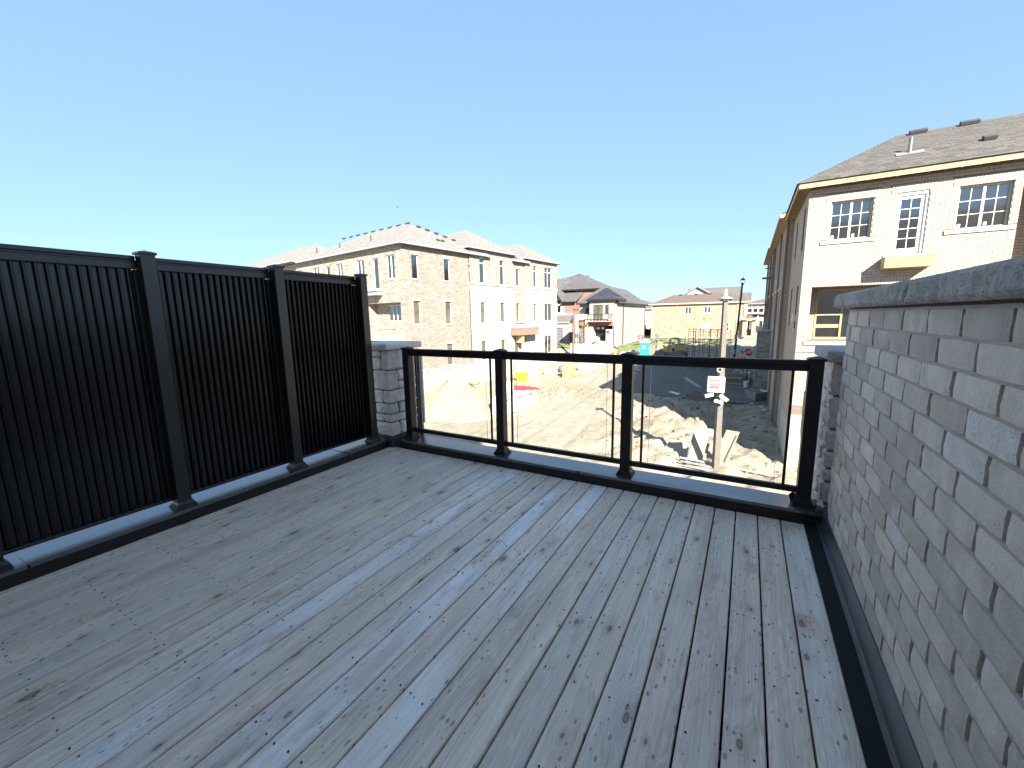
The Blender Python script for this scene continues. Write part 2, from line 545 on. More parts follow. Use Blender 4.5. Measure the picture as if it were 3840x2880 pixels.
def ground_mat():
    m, nt, b, N, L = newmat('construction_dirt')
    tc = N.new('ShaderNodeTexCoord')
    v = tc.outputs['Object']
    n1 = noise_n(N, L, v, .22, 6, .6)
    n2 = noise_n(N, L, v, 2.2, 8, .68, .3)
    n3 = noise_n(N, L, v, 14, 5, .7)
    rp = ramp(N, [(.3, (.255, .215, .155)), (.5, (.31, .27, .205)), (.7, (.36, .32, .25))])
    L.new(n1.outputs['Fac'], rp.inputs[0])
    r2 = ramp(N, [(.3, g3(.72)), (.52, g3(1)), (.75, g3(1.14))]); L.new(n2.outputs['Fac'], r2.inputs[0])
    c = mixc(N, L, rp.outputs[0], r2.outputs[0], 1.0, 'MULTIPLY')
    r3 = ramp(N, [(.3, g3(.74)), (.55, g3(1.04))]); L.new(n3.outputs['Fac'], r3.inputs[0])
    c = mixc(N, L, c, r3.outputs[0], .8, 'MULTIPLY')
    # damp dark clods
    n4 = noise_n(N, L, v, .9, 7, .75, .6)
    r4 = ramp(N, [(.55, g3(0)), (.80, g3(.28))]); L.new(n4.outputs['Fac'], r4.inputs[0])
    c = mixc(N, L, c, (.19, .145, .10), r4.outputs[0])
    L.new(c, b.inputs['Base Color'])
    b.inputs['Roughness'].default_value = .95
    h = math_n(N, L, 'MULTIPLY_ADD', n3.outputs['Fac'], .4, n2.outputs['Fac'])
    bump(N, L, b, h, .8, .08)
    return m


def asphalt_mat():
    m, nt, b, N, L = newmat('dusty_asphalt')
    tc = N.new('ShaderNodeTexCoord'); v = tc.outputs['Object']
    n1 = noise_n(N, L, v, 60, 3, .6)
    rp = ramp(N, [(.3, g3(.055)), (.7, g3(.1))]); L.new(n1.outputs['Fac'], rp.inputs[0])
    mp = N.new('ShaderNodeMapping'); mp.inputs['Scale'].default_value = (.25, 1.6, 1); mp.inputs['Rotation'].default_value = (0, 0, .2)
    L.new(v, mp.inputs[0])
    n2 = noise_n(N, L, mp.outputs[0], 1.0, 6, .65, .4)
    r2 = ramp(N, [(.50, g3(.12)), (.74, g3(.6))]); L.new(n2.outputs['Fac'], r2.inputs[0])
    c = mixc(N, L, rp.outputs[0], (.24, .22, .18), r2.outputs[0])
    L.new(c, b.inputs['Base Color']); b.inputs['Roughness'].default_value = .85
    bump(N, L, b, n1.outputs['Fac'], .4, .01)
    return m


def glass_mat(name, tint=(1, 1, 1), refl=1.45, rough=0.0):
    m, nt, b, N, L = newmat(name)
    N.remove(b)
    out = [n for n in N if n.type == 'OUTPUT_MATERIAL'][0]
    tr = N.new('ShaderNodeBsdfTransparent'); tr.inputs[0].default_value = (*tint, 1)
    gl = N.new('ShaderNodeBsdfGlossy'); gl.inputs['Roughness'].default_value = rough
    fr = N.new('ShaderNodeFresnel'); fr.inputs[0].default_value = refl
    tc = N.new('ShaderNodeTexCoord')
    n = noise_n(N, L, tc.outputs['Object'], 5, 6, .7)
    r = ramp(N, [(.5, g3(0)), (.85, g3(.05))]); L.new(n.outputs['Fac'], r.inputs[0])
    df = N.new('ShaderNodeBsdfDiffuse'); df.inputs[0].default_value = (.6, .6, .58, 1)
    ms = N.new('ShaderNodeMixShader'); L.new(fr.outputs[0], ms.inputs[0]); L.new(tr.outputs[0], ms.inputs[1]); L.new(gl.outputs[0], ms.inputs[2])
    ms2 = N.new('ShaderNodeMixShader'); L.new(r.outputs[0], ms2.inputs[0]); L.new(ms.outputs[0], ms2.inputs[1]); L.new(df.outputs[0], ms2.inputs[2])
    L.new(ms2.outputs[0], out.inputs[0])
    return m


M = {}
M['deck'] = wood_deck()
M['screw'] = plain('dark_screw', (.03, .028, .026), .5)
M['black'] = plain('black_powder_coat', (.012, .011, .011), .42, .2, 5, bmp=.06, bscale=350, ior=1.4)
M['brownblack'] = plain('brown_black_powder_coat', (.017, .0145, .0135), .30, .25, 3, bmp=.06, bscale=260, ior=1.55)
M['slatblack'] = plain('gloss_black_slat', (.0065, .0058, .0065), .20, .3, 3, bmp=.05, bscale=120, ior=1.5)
M['flash'] = plain('dark_metal_flashing', (.045, .047, .055), .24, .35, 3.0, metal=.0, bmp=.04, bscale=2.0, ior=2.3)
M['fascia'] = plain('dark_brown_metal_fascia', (.012, .0105, .010), .42, .2, 4, bmp=.05, bscale=8)
M['membrane'] = plain('black_membrane', (.010, .010, .012), .8, .3, 5)
M['glass'] = glass_mat('clear_guard_glass', (.97, .985, .98))
M['glassedge'] = plain('glass_edge_green', (.38, .46, .43), .2, .1)
M['win'] = plain('window_glass', (.012, .014, .016), .03, .1, ior=2.6)
M['winlit'] = plain('window_glass_over_room', (.10, .095, .07), .05, .4, .9, ior=1.8)
M['vinyl'] = plain('white_vinyl_frame', (.78, .78, .76), .45, .05)
M['tanframe'] = plain('tan_frame', (.62, .54, .42), .5, .08)
M['blackframe'] = plain('black_frame', (.02, .02, .022), .4, .1)
M['lumber'] = plain('raw_lumber', (0.418, 0.302, 0.166), .75, .2, 7, bmp=.2, bscale=40)
M['osb'] = plain('osb_board', (0.390, 0.281, 0.148), .8, .3, 25, bmp=.3, bscale=30)
M['plywood'] = plain('weathered_plywood', (0.302, 0.259, 0.187), .8, .2, 5, bmp=.15, bscale=50)
M['greywood'] = plain('grey_old_wood', (0.165, 0.150, 0.135), .85, .25, 6, bmp=.3, bscale=40, rand=.2)
M['parapet'] = stone_mat('grey_tan_concrete_brick', (.67, .57, .485), .17, .9, 6, 130, .6, .008, .19, True, (.76, .70, .64))
M['mortar'] = plain('dark_grey_mortar', (.13, .12, .125), .95, .2, 12, bmp=.5, bscale=120)
M['bed'] = stone_mat('struck_bed_mortar', (.46, .39, .335), .16, .95, 7, 120, .5, .006, .03)
M['palebrick'] = stone_mat('pale_spalled_brick', (.80, .73, .66), .14, .9, 9, 90, .8, .012, .05, True)
M['coping'] = stone_mat('grey_rock_face_coping', (.60, .56, .52), .30, .9, 20, 75, 1.0, .04, .06, True, (.72, .69, .66))
M['split'] = stone_mat('pale_split_face_stone', (.72, .67, .62), .14, .85, 7, 40, .7, .02, .10)
M['darkstone'] = plain('dark_plinth_stone', (.05, .047, .045), .7, .25, 9, bmp=.5, bscale=40)
M['mortar2'] = plain('pillar_mortar', (.13, .125, .12), .95, .2, 12)
M['rbrick'] = stone_mat('cream_clay_brick', (0.41, 0.35, 0.29), .13, .9, 6, 60, .4, .006, .07)
M['rmortar'] = plain('grey_brown_mortar', (0.180, 0.146, 0.118), .95, .15, 12, bmp=.3)
M['rsill'] = plain('cream_stone_sill', (0.409, 0.370, 0.310), .8, .08, 6, bmp=.2)
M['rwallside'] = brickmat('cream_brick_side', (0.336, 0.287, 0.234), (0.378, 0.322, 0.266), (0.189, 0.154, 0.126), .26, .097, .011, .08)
M['house_bounce'] = brickmat('house_bounce_brick', (.70, .64, .57), (.76, .70, .63), (.5, .45, .4), .26, .097, .011, .08)  # brick of the unseen house, lightened to bounce light onto deck and parapet
M['garagebrick'] = brickmat('grey_brick_block', (0.186, 0.180, 0.174), (0.273, 0.260, 0.248), (0.310, 0.298, 0.285), .50, .19, .016, .3)
M['rshingle'] = plain('grey_brown_shingle', (0.096, 0.090, 0.082), .95, .2, 30, bmp=.3, bscale=150, rand=.22)
M['rshinglebase'] = shinglemat('grey_brown_shingle_sheet', (0.082, 0.077, 0.071), (0.107, 0.100, 0.091))
M['lbrick'] = brickmat('brown_grey_brick', (.215, .172, .142), (.265, .222, .188), (.30, .262, .22), .26, .085, .013, .26, third=(.14, .108, .09))
M['lbrick2'] = brickmat('mottled_brick', (.28, .243, .198), (.315, .28, .235), (.32, .285, .24), .26, .085, .013, .22, third=(.155, .125, .10))
M['lstone'] = brickmat('cream_stone_brick', (0.323, 0.300, 0.257), (0.342, 0.319, 0.275), (0.294, 0.271, 0.229), .4, .1, .008, .05, bmp=.2)
M['lstrip'] = brickmat('grey_brown_brick_strip', (0.211, 0.174, 0.143), (0.285, 0.248, 0.205), (0.310, 0.279, 0.236), .2, .075, .014, .35, third=(0.124, 0.105, 0.093))
M['lstonetrim'] = plain('pale_stone_trim', (0.428, 0.404, 0.355), .8, .05, 6, bmp=.1)
M['lparge'] = plain('pale_parging', (0.380, 0.357, 0.317), .9, .06, 1.2, bmp=.2, bscale=20)
M['lshingle'] = shinglemat('light_grey_shingle', (0.172, 0.164, 0.151), (0.213, 0.203, 0.187))
M['redshingle'] = shinglemat('red_brown_shingle', (0.245, 0.140, 0.105), (0.301, 0.182, 0.140))
M['greyfascia'] = plain('light_grey_fascia', (0.265, 0.270, 0.282), .5, .06)
M['soffit'] = plain('grey_soffit', (0.156, 0.153, 0.150), .7, .08)
M['darkvent'] = plain('dark_roof_vent', (.06, .06, .062), .6, .2)
M['mbrick'] = brickmat('grey_beige_brick', (0.277, 0.244, 0.215), (0.330, 0.297, 0.261), (0.343, 0.310, 0.277), .26, .085, .012, .14)
M['mstucco'] = plain('cream_stucco', (0.404, 0.379, 0.331), .85, .05, 3, bmp=.15, bscale=80)
M['mshingle'] = shinglemat('dark_grey_shingle', (0.071, 0.071, 0.073), (0.099, 0.099, 0.100))
M['mmetal'] = plain('dark_standing_seam', (0.036, 0.037, 0.045), .38, .2, 3)
M['rust'] = plain('red_brown_metal', (.26, .095, .065), .5, .1)
M['redbrick'] = brickmat('red_brick', (0.260, 0.093, 0.062), (0.322, 0.130, 0.093), (0.298, 0.223, 0.186), .26, .085, .012, .2)
M['bbrick'] = brickmat('tan_mottled_brick', (0.330, 0.244, 0.162), (0.356, 0.271, 0.185), (0.343, 0.277, 0.205), .30, .09, .010, .10, third=(0.178, 0.129, 0.096))
M['bshingle'] = shinglemat('brown_shingle', (0.105, 0.078, 0.065), (0.129, 0.099, 0.082))
M['b2shingle'] = shinglemat('grey_brown_roof_shingle', (0.105, 0.096, 0.090), (0.136, 0.124, 0.115))
M['siding'] = plain('white_siding', (0.433, 0.421, 0.395), .6, .05)
M['cream'] = plain('cream_trim', (0.432, 0.396, 0.331), .6, .05)
M['beige'] = plain('beige_wall', (0.390, 0.330, 0.255), .85, .1)
M['concrete'] = stone_mat('exposed_aggregate_concrete', (0.148, 0.130, 0.112), .2, .9, 12, 90, .6, .01, .02)
M['white'] = plain('white_plastic', (0.632, 0.632, 0.624), .4, .06)
M['offwhite'] = plain('off_white_tarp', (0.544, 0.536, 0.512), .6, .1, 3, bmp=.4, bscale=8)
M['red'] = plain('sign_red', (.55, .045, .05), .45, .08)
M['salmon'] = plain('pale_red_print', (.72, .17, .17), .45, .06)
M['maroon'] = plain('stop_sign_maroon', (.30, .02, .05), .45, .1)
M['print'] = plain('black_print', (.03, .03, .03), .6, .1)
M['teal'] = plain('teal_plastic', (.03, .42, .37), .45, .08)
M['teal2'] = plain('bright_teal_plastic', (.02, .55, .50), .4, .08)
M['yellow'] = plain('machine_yellow', (0.620, 0.400, 0.060), .5, .12)
M['yellow2'] = plain('safety_yellow', (.66, .62, .12), .5, .1)
M['dullyellow'] = plain('dull_yellow_steel', (.30, .24, .10), .6, .15)
M['rubber'] = plain('dusty_rubber', (.16, .15, .14), .9, .2, 5, bmp=.3)
M['steel'] = plain('dull_steel', (.15, .15, .16), .5, .2, 6)
M['scaff'] = plain('rusty_painted_steel', (.13, .085, .055), .6, .3, 8)
M['galv'] = plain('galvanised_steel', (.32, .33, .35), .45, .15, 5, metal=.5)
M['lime'] = plain('lime_plastic', (0.336, 0.496, 0.032), .5, .08)
M['grass'] = plain('lawn_grass', (.13, .155, .055), .9, .4, 1.2, bmp=.8, bscale=25)
M['leafy'] = plain('dry_leaf', (0.400, 0.288, 0.112), .8, .3, 3, rand=.2)
M['bark'] = plain('grey_bark', (.16, .13, .10), .9, .3, 12, bmp=.5)
M['timberpole'] = plain('timber_pole', (.15, .115, .095), .85, .2, 5, bmp=.3)
M['orange'] = plain('orange_mesh', (.60, .22, .04), .7, .2)
M['dirt'] = ground_mat()
M['clod'] = stone_mat('dirt_clod', (0.238, 0.191, 0.135), .25, .95, 6, 30, .8, .03, .15)
M['sandpile'] = plain('sand_pile', (0.340, 0.266, 0.174), .95, .18, 1.5, bmp=.8, bscale=9)
M['asphalt'] = asphalt_mat()
M['rubble'] = plain('grey_rubble', (0.216, 0.204, 0.192), .9, .2, 8, rand=.3, bmp=.4)
M['tan_block'] = plain('tan_concrete', (0.346, 0.310, 0.259), .9, .12, 6, bmp=.2)
M['sandstone'] = plain('weathered_crate_grey', (0.468, 0.468, 0.452), .7, .1, 4)
M['cardboard'] = plain('cardboard', (.45, .32, .18), .8, .15)
M['interior'] = plain('dark_interior', (.10, .075, .05), .9, .3, 2)
M['signyellow'] = plain('hazard_yellow', (.7, .55, .1), .6, .1)


# ------------------------------------------------------------------ terrain
def smooth(a, b, x):
    t = min(1, max(0, (x - a) / (b - a)))
    return t * t * (3 - 2 * t)


def H0(x, y):
    h = -4.7 + max(0, min(y, 46) - 18) * .0385
    return h + 1.05 * smooth(46.5, 52, y)


def inroad(x, y):
    return smooth(26, 29.5, y + (x + 8) * .15) * smooth(-10.5, -8, x + max(0, y - 34) * .12) * (1 - smooth(46, 48, y))


def H(x, y):
    h = H0(x, y)
    if 5 < y < 60 and -30 < x < 12:
        road = inroad(x, y)
        rough = smooth(-8.5, -5.5, x) * (1 - smooth(26, 30, y)) * .92 + .13
        strip = math.exp(-(((x + 13.4) / 1.9) ** 2 + ((y - 25.2) / 2.0) ** 2))
        p = Vector((x, y, 0))
        n = noise.noise(p * .55) * .30 + noise.noise(p * 1.4) * .16 + noise.noise(p * 3.6) * .10 + noise.noise(p * 8.5) * .045
        h += n * rough * (1 - road) * 1.15
        h += strip * (.16 + abs(noise.noise(p * 2.2)) * .55 + noise.noise(p * 6) * .12)
        h += .28 * math.exp(-(((x + 2.6) / 1.6) ** 2 + ((y - 20.3) / 2.6) ** 2)) * (1 + noise.noise(p * 2))
        # tyre ruts running up the lot
        if x < -5 and 12 < y < 44:
            for off_ in (0, 1.7, 3.9, 5.5):
                cx_ = -8.2 - off_ * .9 - .05 * (y - 14) + .5 * math.sin(y * .16 + off_)
                h -= .07 * math.exp(-((x - cx_) / .20) ** 2) * (1 - road) * (.7 + noise.noise(p * 1.3))
                h += .035 * (math.exp(-((x - cx_ - .34) / .16) ** 2) + math.exp(-((x - cx_ + .34) / .16) ** 2)) * (1 - road)
        # raised bank beyond the street
        bank = smooth(46.5, 50, y) * smooth(-13, -9, x) * (1 - smooth(60, 75, y))
        h += bank * (noise.noise(p * .9) * .35 + noise.noise(p * 2.7) * .18)
    return h


def axis_vals(lo, hi, fine, far):
    v = [lo + i * fine for i in range(int((hi - lo) / fine) + 1)]
    a, s = v[0], fine * 2
    left = []
    while a > -far:
        a -= s; s *= 1.35; left.append(a)
    b, s = v[-1], fine * 2
    right = []
    while b < far:
        b += s; s *= 1.35; right.append(b)
    return left[::-1] + v + right


def sheet(name, xs, ys, hf, mat, kind='structure', mask=None, smoothf=True, parent=None):
    vi = {}
    mb = MB()
    for j, y in enumerate(ys):
        for i, x in enumerate(xs):
            vi[i, j] = len(mb.v); mb.v.append((x, y, hf(x, y)))
    for j in range(len(ys) - 1):
        for i in range(len(xs) - 1):
            if mask and not mask((xs[i] + xs[i + 1]) / 2, (ys[j] + ys[j + 1]) / 2): continue
            mb.f.append((vi[i, j], vi[i + 1, j], vi[i + 1, j + 1], vi[i, j + 1]))
            mb.uv.append([(0, 0)] * 4); mb.mi.append(0)
    me = mb.mesh(name, None, smoothf)
    return link(name, me, mat, None, None, kind)


sheet('ground', axis_vals(-24, 6, .17, 1800), axis_vals(9, 52, .2, 1800), H, M['dirt'])
rx = [-11 + i * .5 for i in range(29)]
ry = [27 + i * .5 for i in range(40)]
sheet('road', rx, ry, lambda x, y: H0(x, y) + .035 + .02 * noise.noise(Vector((x, y, 3)) * .8), M['asphalt'],
      mask=lambda x, y: inroad(x, y) > .55 + .25 * noise.noise(Vector((x, y, 0)) * .7) and x < 1.1)
for (gx0, gx1, gy0, gy1, nm) in ((-15.4, -12.2, 48.5, 71, 0), (-13.4, -2, 56, 72.6, 1), (-25.5, -21.6, 50, 55.5, 2)):
    xs = [gx0 + (gx1 - gx0) * i / 22 for i in range(23)]; ys = [gy0 + (gy1 - gy0) * i / 40 for i in range(41)]
    o = sheet('lawn', xs, ys, lambda x, y: H0(x, y) + .16 + .10 * noise.noise(Vector((x, y, 5)) * 2.4) + .07 * noise.noise(Vector((x, y, 5)) * 7), M['grass'], 'stuff',
              mask=lambda x, y: noise.noise(Vector((x, y, 2)) * .55) > (-.35 if nm != 1 else .02))
    tag(o, ['green grass slope beside the beige corner house', 'thin green grass in front of the wide tan brick house', 'small green lawn in front of the red brick house'][nm], 'grass')

# clods, stones and rubble lying on the dirt
mb = MB()
for _ in range(900):
    if random.random() < .6: x, y = random.uniform(-7.5, 1.1), random.uniform(14, 28)
    else: x, y = random.gauss(-13.4, 1.6), random.gauss(25.2, 1.6)
    s = random.choice((.04, .06, .09, .14)) * random.uniform(.6, 1.2)
    z = H(x, y)
    a = random.uniform(0, PI)
    pts = []
    for zz, f in ((-.3, 1), (.5, .62)):
        for q in range(4):
            t = a + q * PI / 2 + random.uniform(-.3, .3)
            pts.append((x + math.cos(t) * s * f, y + math.sin(t) * s * f, z + zz * s * random.uniform(.8, 1.2)))
    mb.hexa(pts)
tag(mb.build('loose_clods', M['clod'], None), 'loose clods and small stones scattered over the bare dirt', 'dirt', kind='stuff')


# ------------------------------------------------------------------ deck
P = .1445
WORN = {0: .62, 10: .95, 11: .4, 12: 1.0, 13: .45, 15: .35, 16: 1.0, 17: .45, 5: .35, 3: .25}
deck = thing('wooden_deck', 'weathered grey wooden deck of long boards running away from the camera', 'deck', (-2.06, -2, 0))
for k in range(29):
    x1 = -k * P - .0042; x0 = max(-(k + 1) * P + .0042, -4.122)
    if k == 0: x1 = 0
    mb = MB()
    dz = random.uniform(-.0015, .0012)
    mb.box(x0, -4.05, -.038 + dz, x1, -.003, dz, .004)
    b = mb.build('deck_board', M['deck'], deck, fix=False)
    b.color = (WORN.get(k, random.uniform(0, .22)), random.random(), random.random(), 1)      # how far the board is worn pale
mb = MB()
for j in range(11):
    y = -.12 - j * .38
    mb.box(-4.12, y - .019, -.25, 0, y + .019, -.04)
mb.build('joist', M['greywood'], deck, kind='stuff')
mb = MB()
for k in range(28):
    for j in range(11):
        y = -.12 - j * .38
        for fx in (.24, .76):
            if random.random() < .3: continue
            cx = -(k + fx) * P + random.uniform(-.008, .008); cy = y + random.uniform(-.012, .012)
            mb.cyl((cx, cy, -.004), (cx, cy, .0022), .0042, .0042, 8)
mb.build('screw', M['screw'], deck, kind='stuff', label='dark screw heads set in rows across the boards')
mb = MB(); mb.box(-4.3, -4.05, -.40, .12, .1, -.27); mb.build('underlay', M['membrane'], deck)


# ------------------------------------------------------------------ flashed kerbs round the deck
def kerb(name, label, x0, y0, x1, y1, segs, along):
    t = thing(name, label, 'kerb', ((x0 + x1) / 2, (y0 + y1) / 2, 0))
    mb = MB(); mb.box(x0 + .002, y0 + .002, -.3, x1 - .002, y1 - .002, .096); mb.build('fascia', M['fascia'], t)
    for a, b, dz in segs:
        mb = MB(); n = 12
        # slightly buckled sheet with folded front lip
        if along == 'x':
            for i in range(n):
                xa, xb = a + (b - a) * i / n, a + (b - a) * (i + 1) / n
                f = lambda xx, yy: .101 + dz + .0028 * noise.noise(Vector((xx * 2.3, yy * 6, dz * 900)))
                ys = [y0 - .004, y0 + .012, y0 + .08, y0 + .16, y1 + .004]
                for ya, yb in zip(ys, ys[1:]):
                    mb.face([(xa, ya, f(xa, ya)), (xb, ya, f(xb, ya)), (xb, yb, f(xb, yb)), (xa, yb, f(xa, yb))])
                mb.face([(xa, y0 - .004, f(xa, y0) - .024), (xb, y0 - .004, f(xb, y0) - .024), (xb, y0 - .004, f(xb, ys[0])), (xa, y0 - .004, f(xa, ys[0]))])
        else:
            for i in range(n):
                ya, yb = a + (b - a) * i / n, a + (b - a) * (i + 1) / n
                f = lambda xx, yy: .101 + dz + .0028 * noise.noise(Vector((xx * 6, yy * 2.3, dz * 900)))
                xs = [x1 + .004, x1 - .012, x1 - .12, x1 - .24, x0 - .004]
                for xa, xb in zip(xs, xs[1:]):
                    mb.face([(xa, ya, f(xa, ya)), (xa, yb, f(xa, yb)), (xb, yb, f(xb, yb)), (xb, ya, f(xb, ya))])
                mb.face([(x1 + .004, ya, f(x1, ya) - .024), (x1 + .004, yb, f(x1, yb) - .024), (x1 + .004, yb, f(xs[0], yb)), (x1 + .004, ya, f(xs[0], ya))])
        mb.build('metal_flashing', M['flash'], t, smooth=True)
    return t


kf = kerb('front_kerb', 'low black kerb with shiny grey metal flashing under the glass railing', -3.985, 0, .115, .26,
          [(-3.985, -1.72, 0), (-1.74, .115, .0015)], 'x')
kl = kerb('side_kerb', 'low black kerb with shiny metal flashing under the privacy fence', -4.50, -4.05, -4.123, -.05,
          [(-4.05, -2.93, 0), (-2.94, -.62, .0015), (-.64, -.06, .005)], 'y')
# crumpled loose flashing beside the last post
mb = MB()
rr = random.Random(3)
for (px, py) in ((.055, .02), (.075, .10), (.085, -.05), (-.10, .13)):
    q = [(px + rr.uniform(-.02, .03), py + rr.uniform(-.03, .03), .10), (px + .03, py + .07, .104 + rr.uniform(0, .03)), (px + .045, py + .06, .17 + rr.uniform(0, .03)), (px + .005, py, .16)]
    mb.face(q)
    mb.face([q[3], q[2], (px + .06, py + .03, .13), (px + .02, py - .05, .115)])
mb.build('crumpled_flashing', M['flash'], kf)

fl = thing('wall_flashing', 'black membrane gutter and metal flashing along the foot of the brick wall', 'flashing', (.06, -2, 0))
mb = MB(); mb.box(.001, -4.05, -.05, .075, -.002, -.006); mb.build('membrane', M['membrane'], fl)
mb = MB()
for i in range(16):
    ya, yb = -4.05 + i * .253, -4.05 + (i + 1) * .253
    wob = lambda yy: .004 * noise.noise(Vector((yy * 2, 0, 1)))
    mb.face([(.072 + wob(ya), ya, -.006), (.072 + wob(yb), yb, -.006), (.070 + wob(yb), yb, .018), (.070 + wob(ya), ya, .018)])
    mb.face([(.070 + wob(ya), ya, .018), (.070 + wob(yb), yb, .018), (.084 + wob(yb), yb, .019), (.084 + wob(ya), ya, .019)])
    mb.face([(.084 + wob(ya), ya, .019), (.084 + wob(yb), yb, .019), (.116, yb, .106), (.116, ya, .106)])
    mb.face([(.116, ya, .106), (.116, yb, .106), (.135, yb, .108), (.135, ya, .108)])
mb.build('metal_flashing', M['flash'], fl)


# ------------------------------------------------------------------ posts
def post_parts(t, x, y, z0, ztop, mat):
    h = .0445
    mb = MB(); mb.box(x - h, y - h, z0, x + h, y + h, ztop - .022, .004); p = mb.build('post', mat, t)
    mb = MB()
    c = .054
    mb.box(x - c, y - c, ztop - .034, x + c, y + c, ztop - .016, .003)
    q = [(x - c, y - c, ztop - .017), (x + c, y - c, ztop - .017), (x + c, y + c, ztop - .017), (x - c, y + c, ztop - .017)]
    for i in range(4): mb.face([q[i], q[(i + 1) % 4], (x, y, ztop)])
    mb.build('cap', mat, p)
    mb = MB()
    for (w0, w1, za, zb) in ((.070, .068, 0, .014), (.062, .060, .014, .026), (.056, .048, .026, .048)):
        mb.hexa([(x - w0, y - w0, z0 + za), (x + w0, y - w0, z0 + za), (x + w0, y + w0, z0 + za), (x - w0, y + w0, z0 + za),
                 (x - w1, y - w1, z0 + zb), (x + w1, y - w1, z0 + zb), (x + w1, y + w1, z0 + zb), (x - w1, y + w1, z0 + zb)])
    mb.build('base_flange', mat, p)
    return p


# glass railing
rail = thing('glass_railing', 'black metal deck railing with three clear glass panes', 'railing', (-1.95, .127, .1))
PX = [-3.909, -2.625, -1.324, -.006]; RY = .127
for x in PX: post_parts(rail, x, RY, .103, 1.2115, M['black'])
BAL = [(-3.787, -2.751), (-2.498, -1.448), (-1.192, -.136)]
for i in range(3):
    a, b = PX[i] + .0445, PX[i + 1] - .0445
    mb = MB()
    mb.box(a, RY - .033, 1.142, b, RY + .033, 1.182, .006)
    mb.box(a, RY - .024, 1.102, b, RY + .024, 1.1435, .003)
    mb.build('top_rail', M['black'], rail)
    mb = MB()
    mb.box(a, RY - .024, .190, b, RY + .024, .214, .003)
    mb.box(a, RY - .019, .213, b, RY + .019, .232, .003)
    mb.build('bottom_rail', M['black'], rail)
    for x in BAL[i]:
        mb = MB(); mb.box(x - .0095, RY - .0095, .231, x + .0095, RY + .0095, 1.103, .002); mb.build('baluster', M['black'], rail)
    gx0, gx1 = BAL[i][0] + .06, BAL[i][1] - .06
    mb = MB(); mb.face([(gx0, RY, .232), (gx1, RY, .232), (gx1, RY, 1.101), (gx0, RY, 1.101)])
    g = mb.build('glass_pane', M['glass'], rail, fix=False)
    for xx in (gx0, gx1):
        mb = MB(); mb.box(xx - .0012, RY - .003, .232, xx + .0012, RY + .003, 1.101); mb.build('glass_edge', M['glassedge'], g)

# privacy fence
fen = thing('privacy_fence', 'tall dark brown metal privacy fence of ribbed vertical slats on the left', 'fence', (-4.266, -2, .1))
FX = -4.226
FY = [-4.01, -3.055, -2.10, -1.15, -.195]
for y in FY: post_parts(fen, FX, y, .103, 2.042, M['brownblack'])
FX = -4.2985
prof = [(-.012, 0), (-.012, .011), (.008, .0135), (.0145, .0165), (.0150, .0205), (.0105, .0225), (.0105, .0260), (.0150, .0280), (.0145, .0320), (.008, .0350), (-.012, .0375), (-.012, .0555)]
prof = [(b_, a_) for a_, b_ in prof]
slat_me = None
for i in range(4):
    a, b = FY[i] + .014, FY[i + 1] - .014
    mb = MB()
    mb.box(FX - .034, FY[i] + .0455, 1.972, FX + .036, FY[i + 1] - .0455, 2.002, .005)
    mb.box(FX - .022, a, 1.960, FX + .022, b, 1.973)
    mb.box(FX - .025, a, 1.910, FX + .027, b, 1.961, .004)
    mb.build('top_rail', M['brownblack'], fen)
    mb = MB(); mb.box(FX - .024, a, .150, FX + .024, b, .170, .004); mb.build('bottom_rail', M['brownblack'], fen)
    for (c0, c1) in ((a, a + .048), (b - .048, b)):
        mb = MB(); mb.box(FX - .020, c0, .166, FX + .020, c1, 1.907, .003); mb.build('side_channel', M['brownblack'], fen)
    n = 17
    pitch = (b - a - .096) / n
    for k in range(n):
        y0 = a + .048 + k * pitch
        if slat_me is None:
            mb = MB()
            s = pitch / .0555
            pts = [(d, w * s) for w, d in prof]
            for (d0, w0), (d1, w1) in zip(pts, pts[1:]):
                mb.face([(d0, w0, 0), (d1, w1, 0), (d1, w1, 1.752), (d0, w0, 1.752)])
            mb.face([(-.018, 0, 0), (-.018, 0, 1.752), (-.018, pitch, 1.752), (-.018, pitch, 0)])
            mb.face([(-.012, 0, 0), (-.012, 0, 1.752), (-.018, 0, 1.752), (-.018, 0, 0)])
            mb.face([(-.012, pitch, 1.752), (-.012, pitch, 0), (-.018, pitch, 0), (-.018, pitch, 1.752)])
            slat_me = mb.mesh('slat'); mb.fixn(slat_me)
        o = link('slat', slat_me, M['slatblack'], fen)
        o.location = Vector((FX + random.uniform(-.0006, .0006), y0, .166)) - Vector(fen.location)


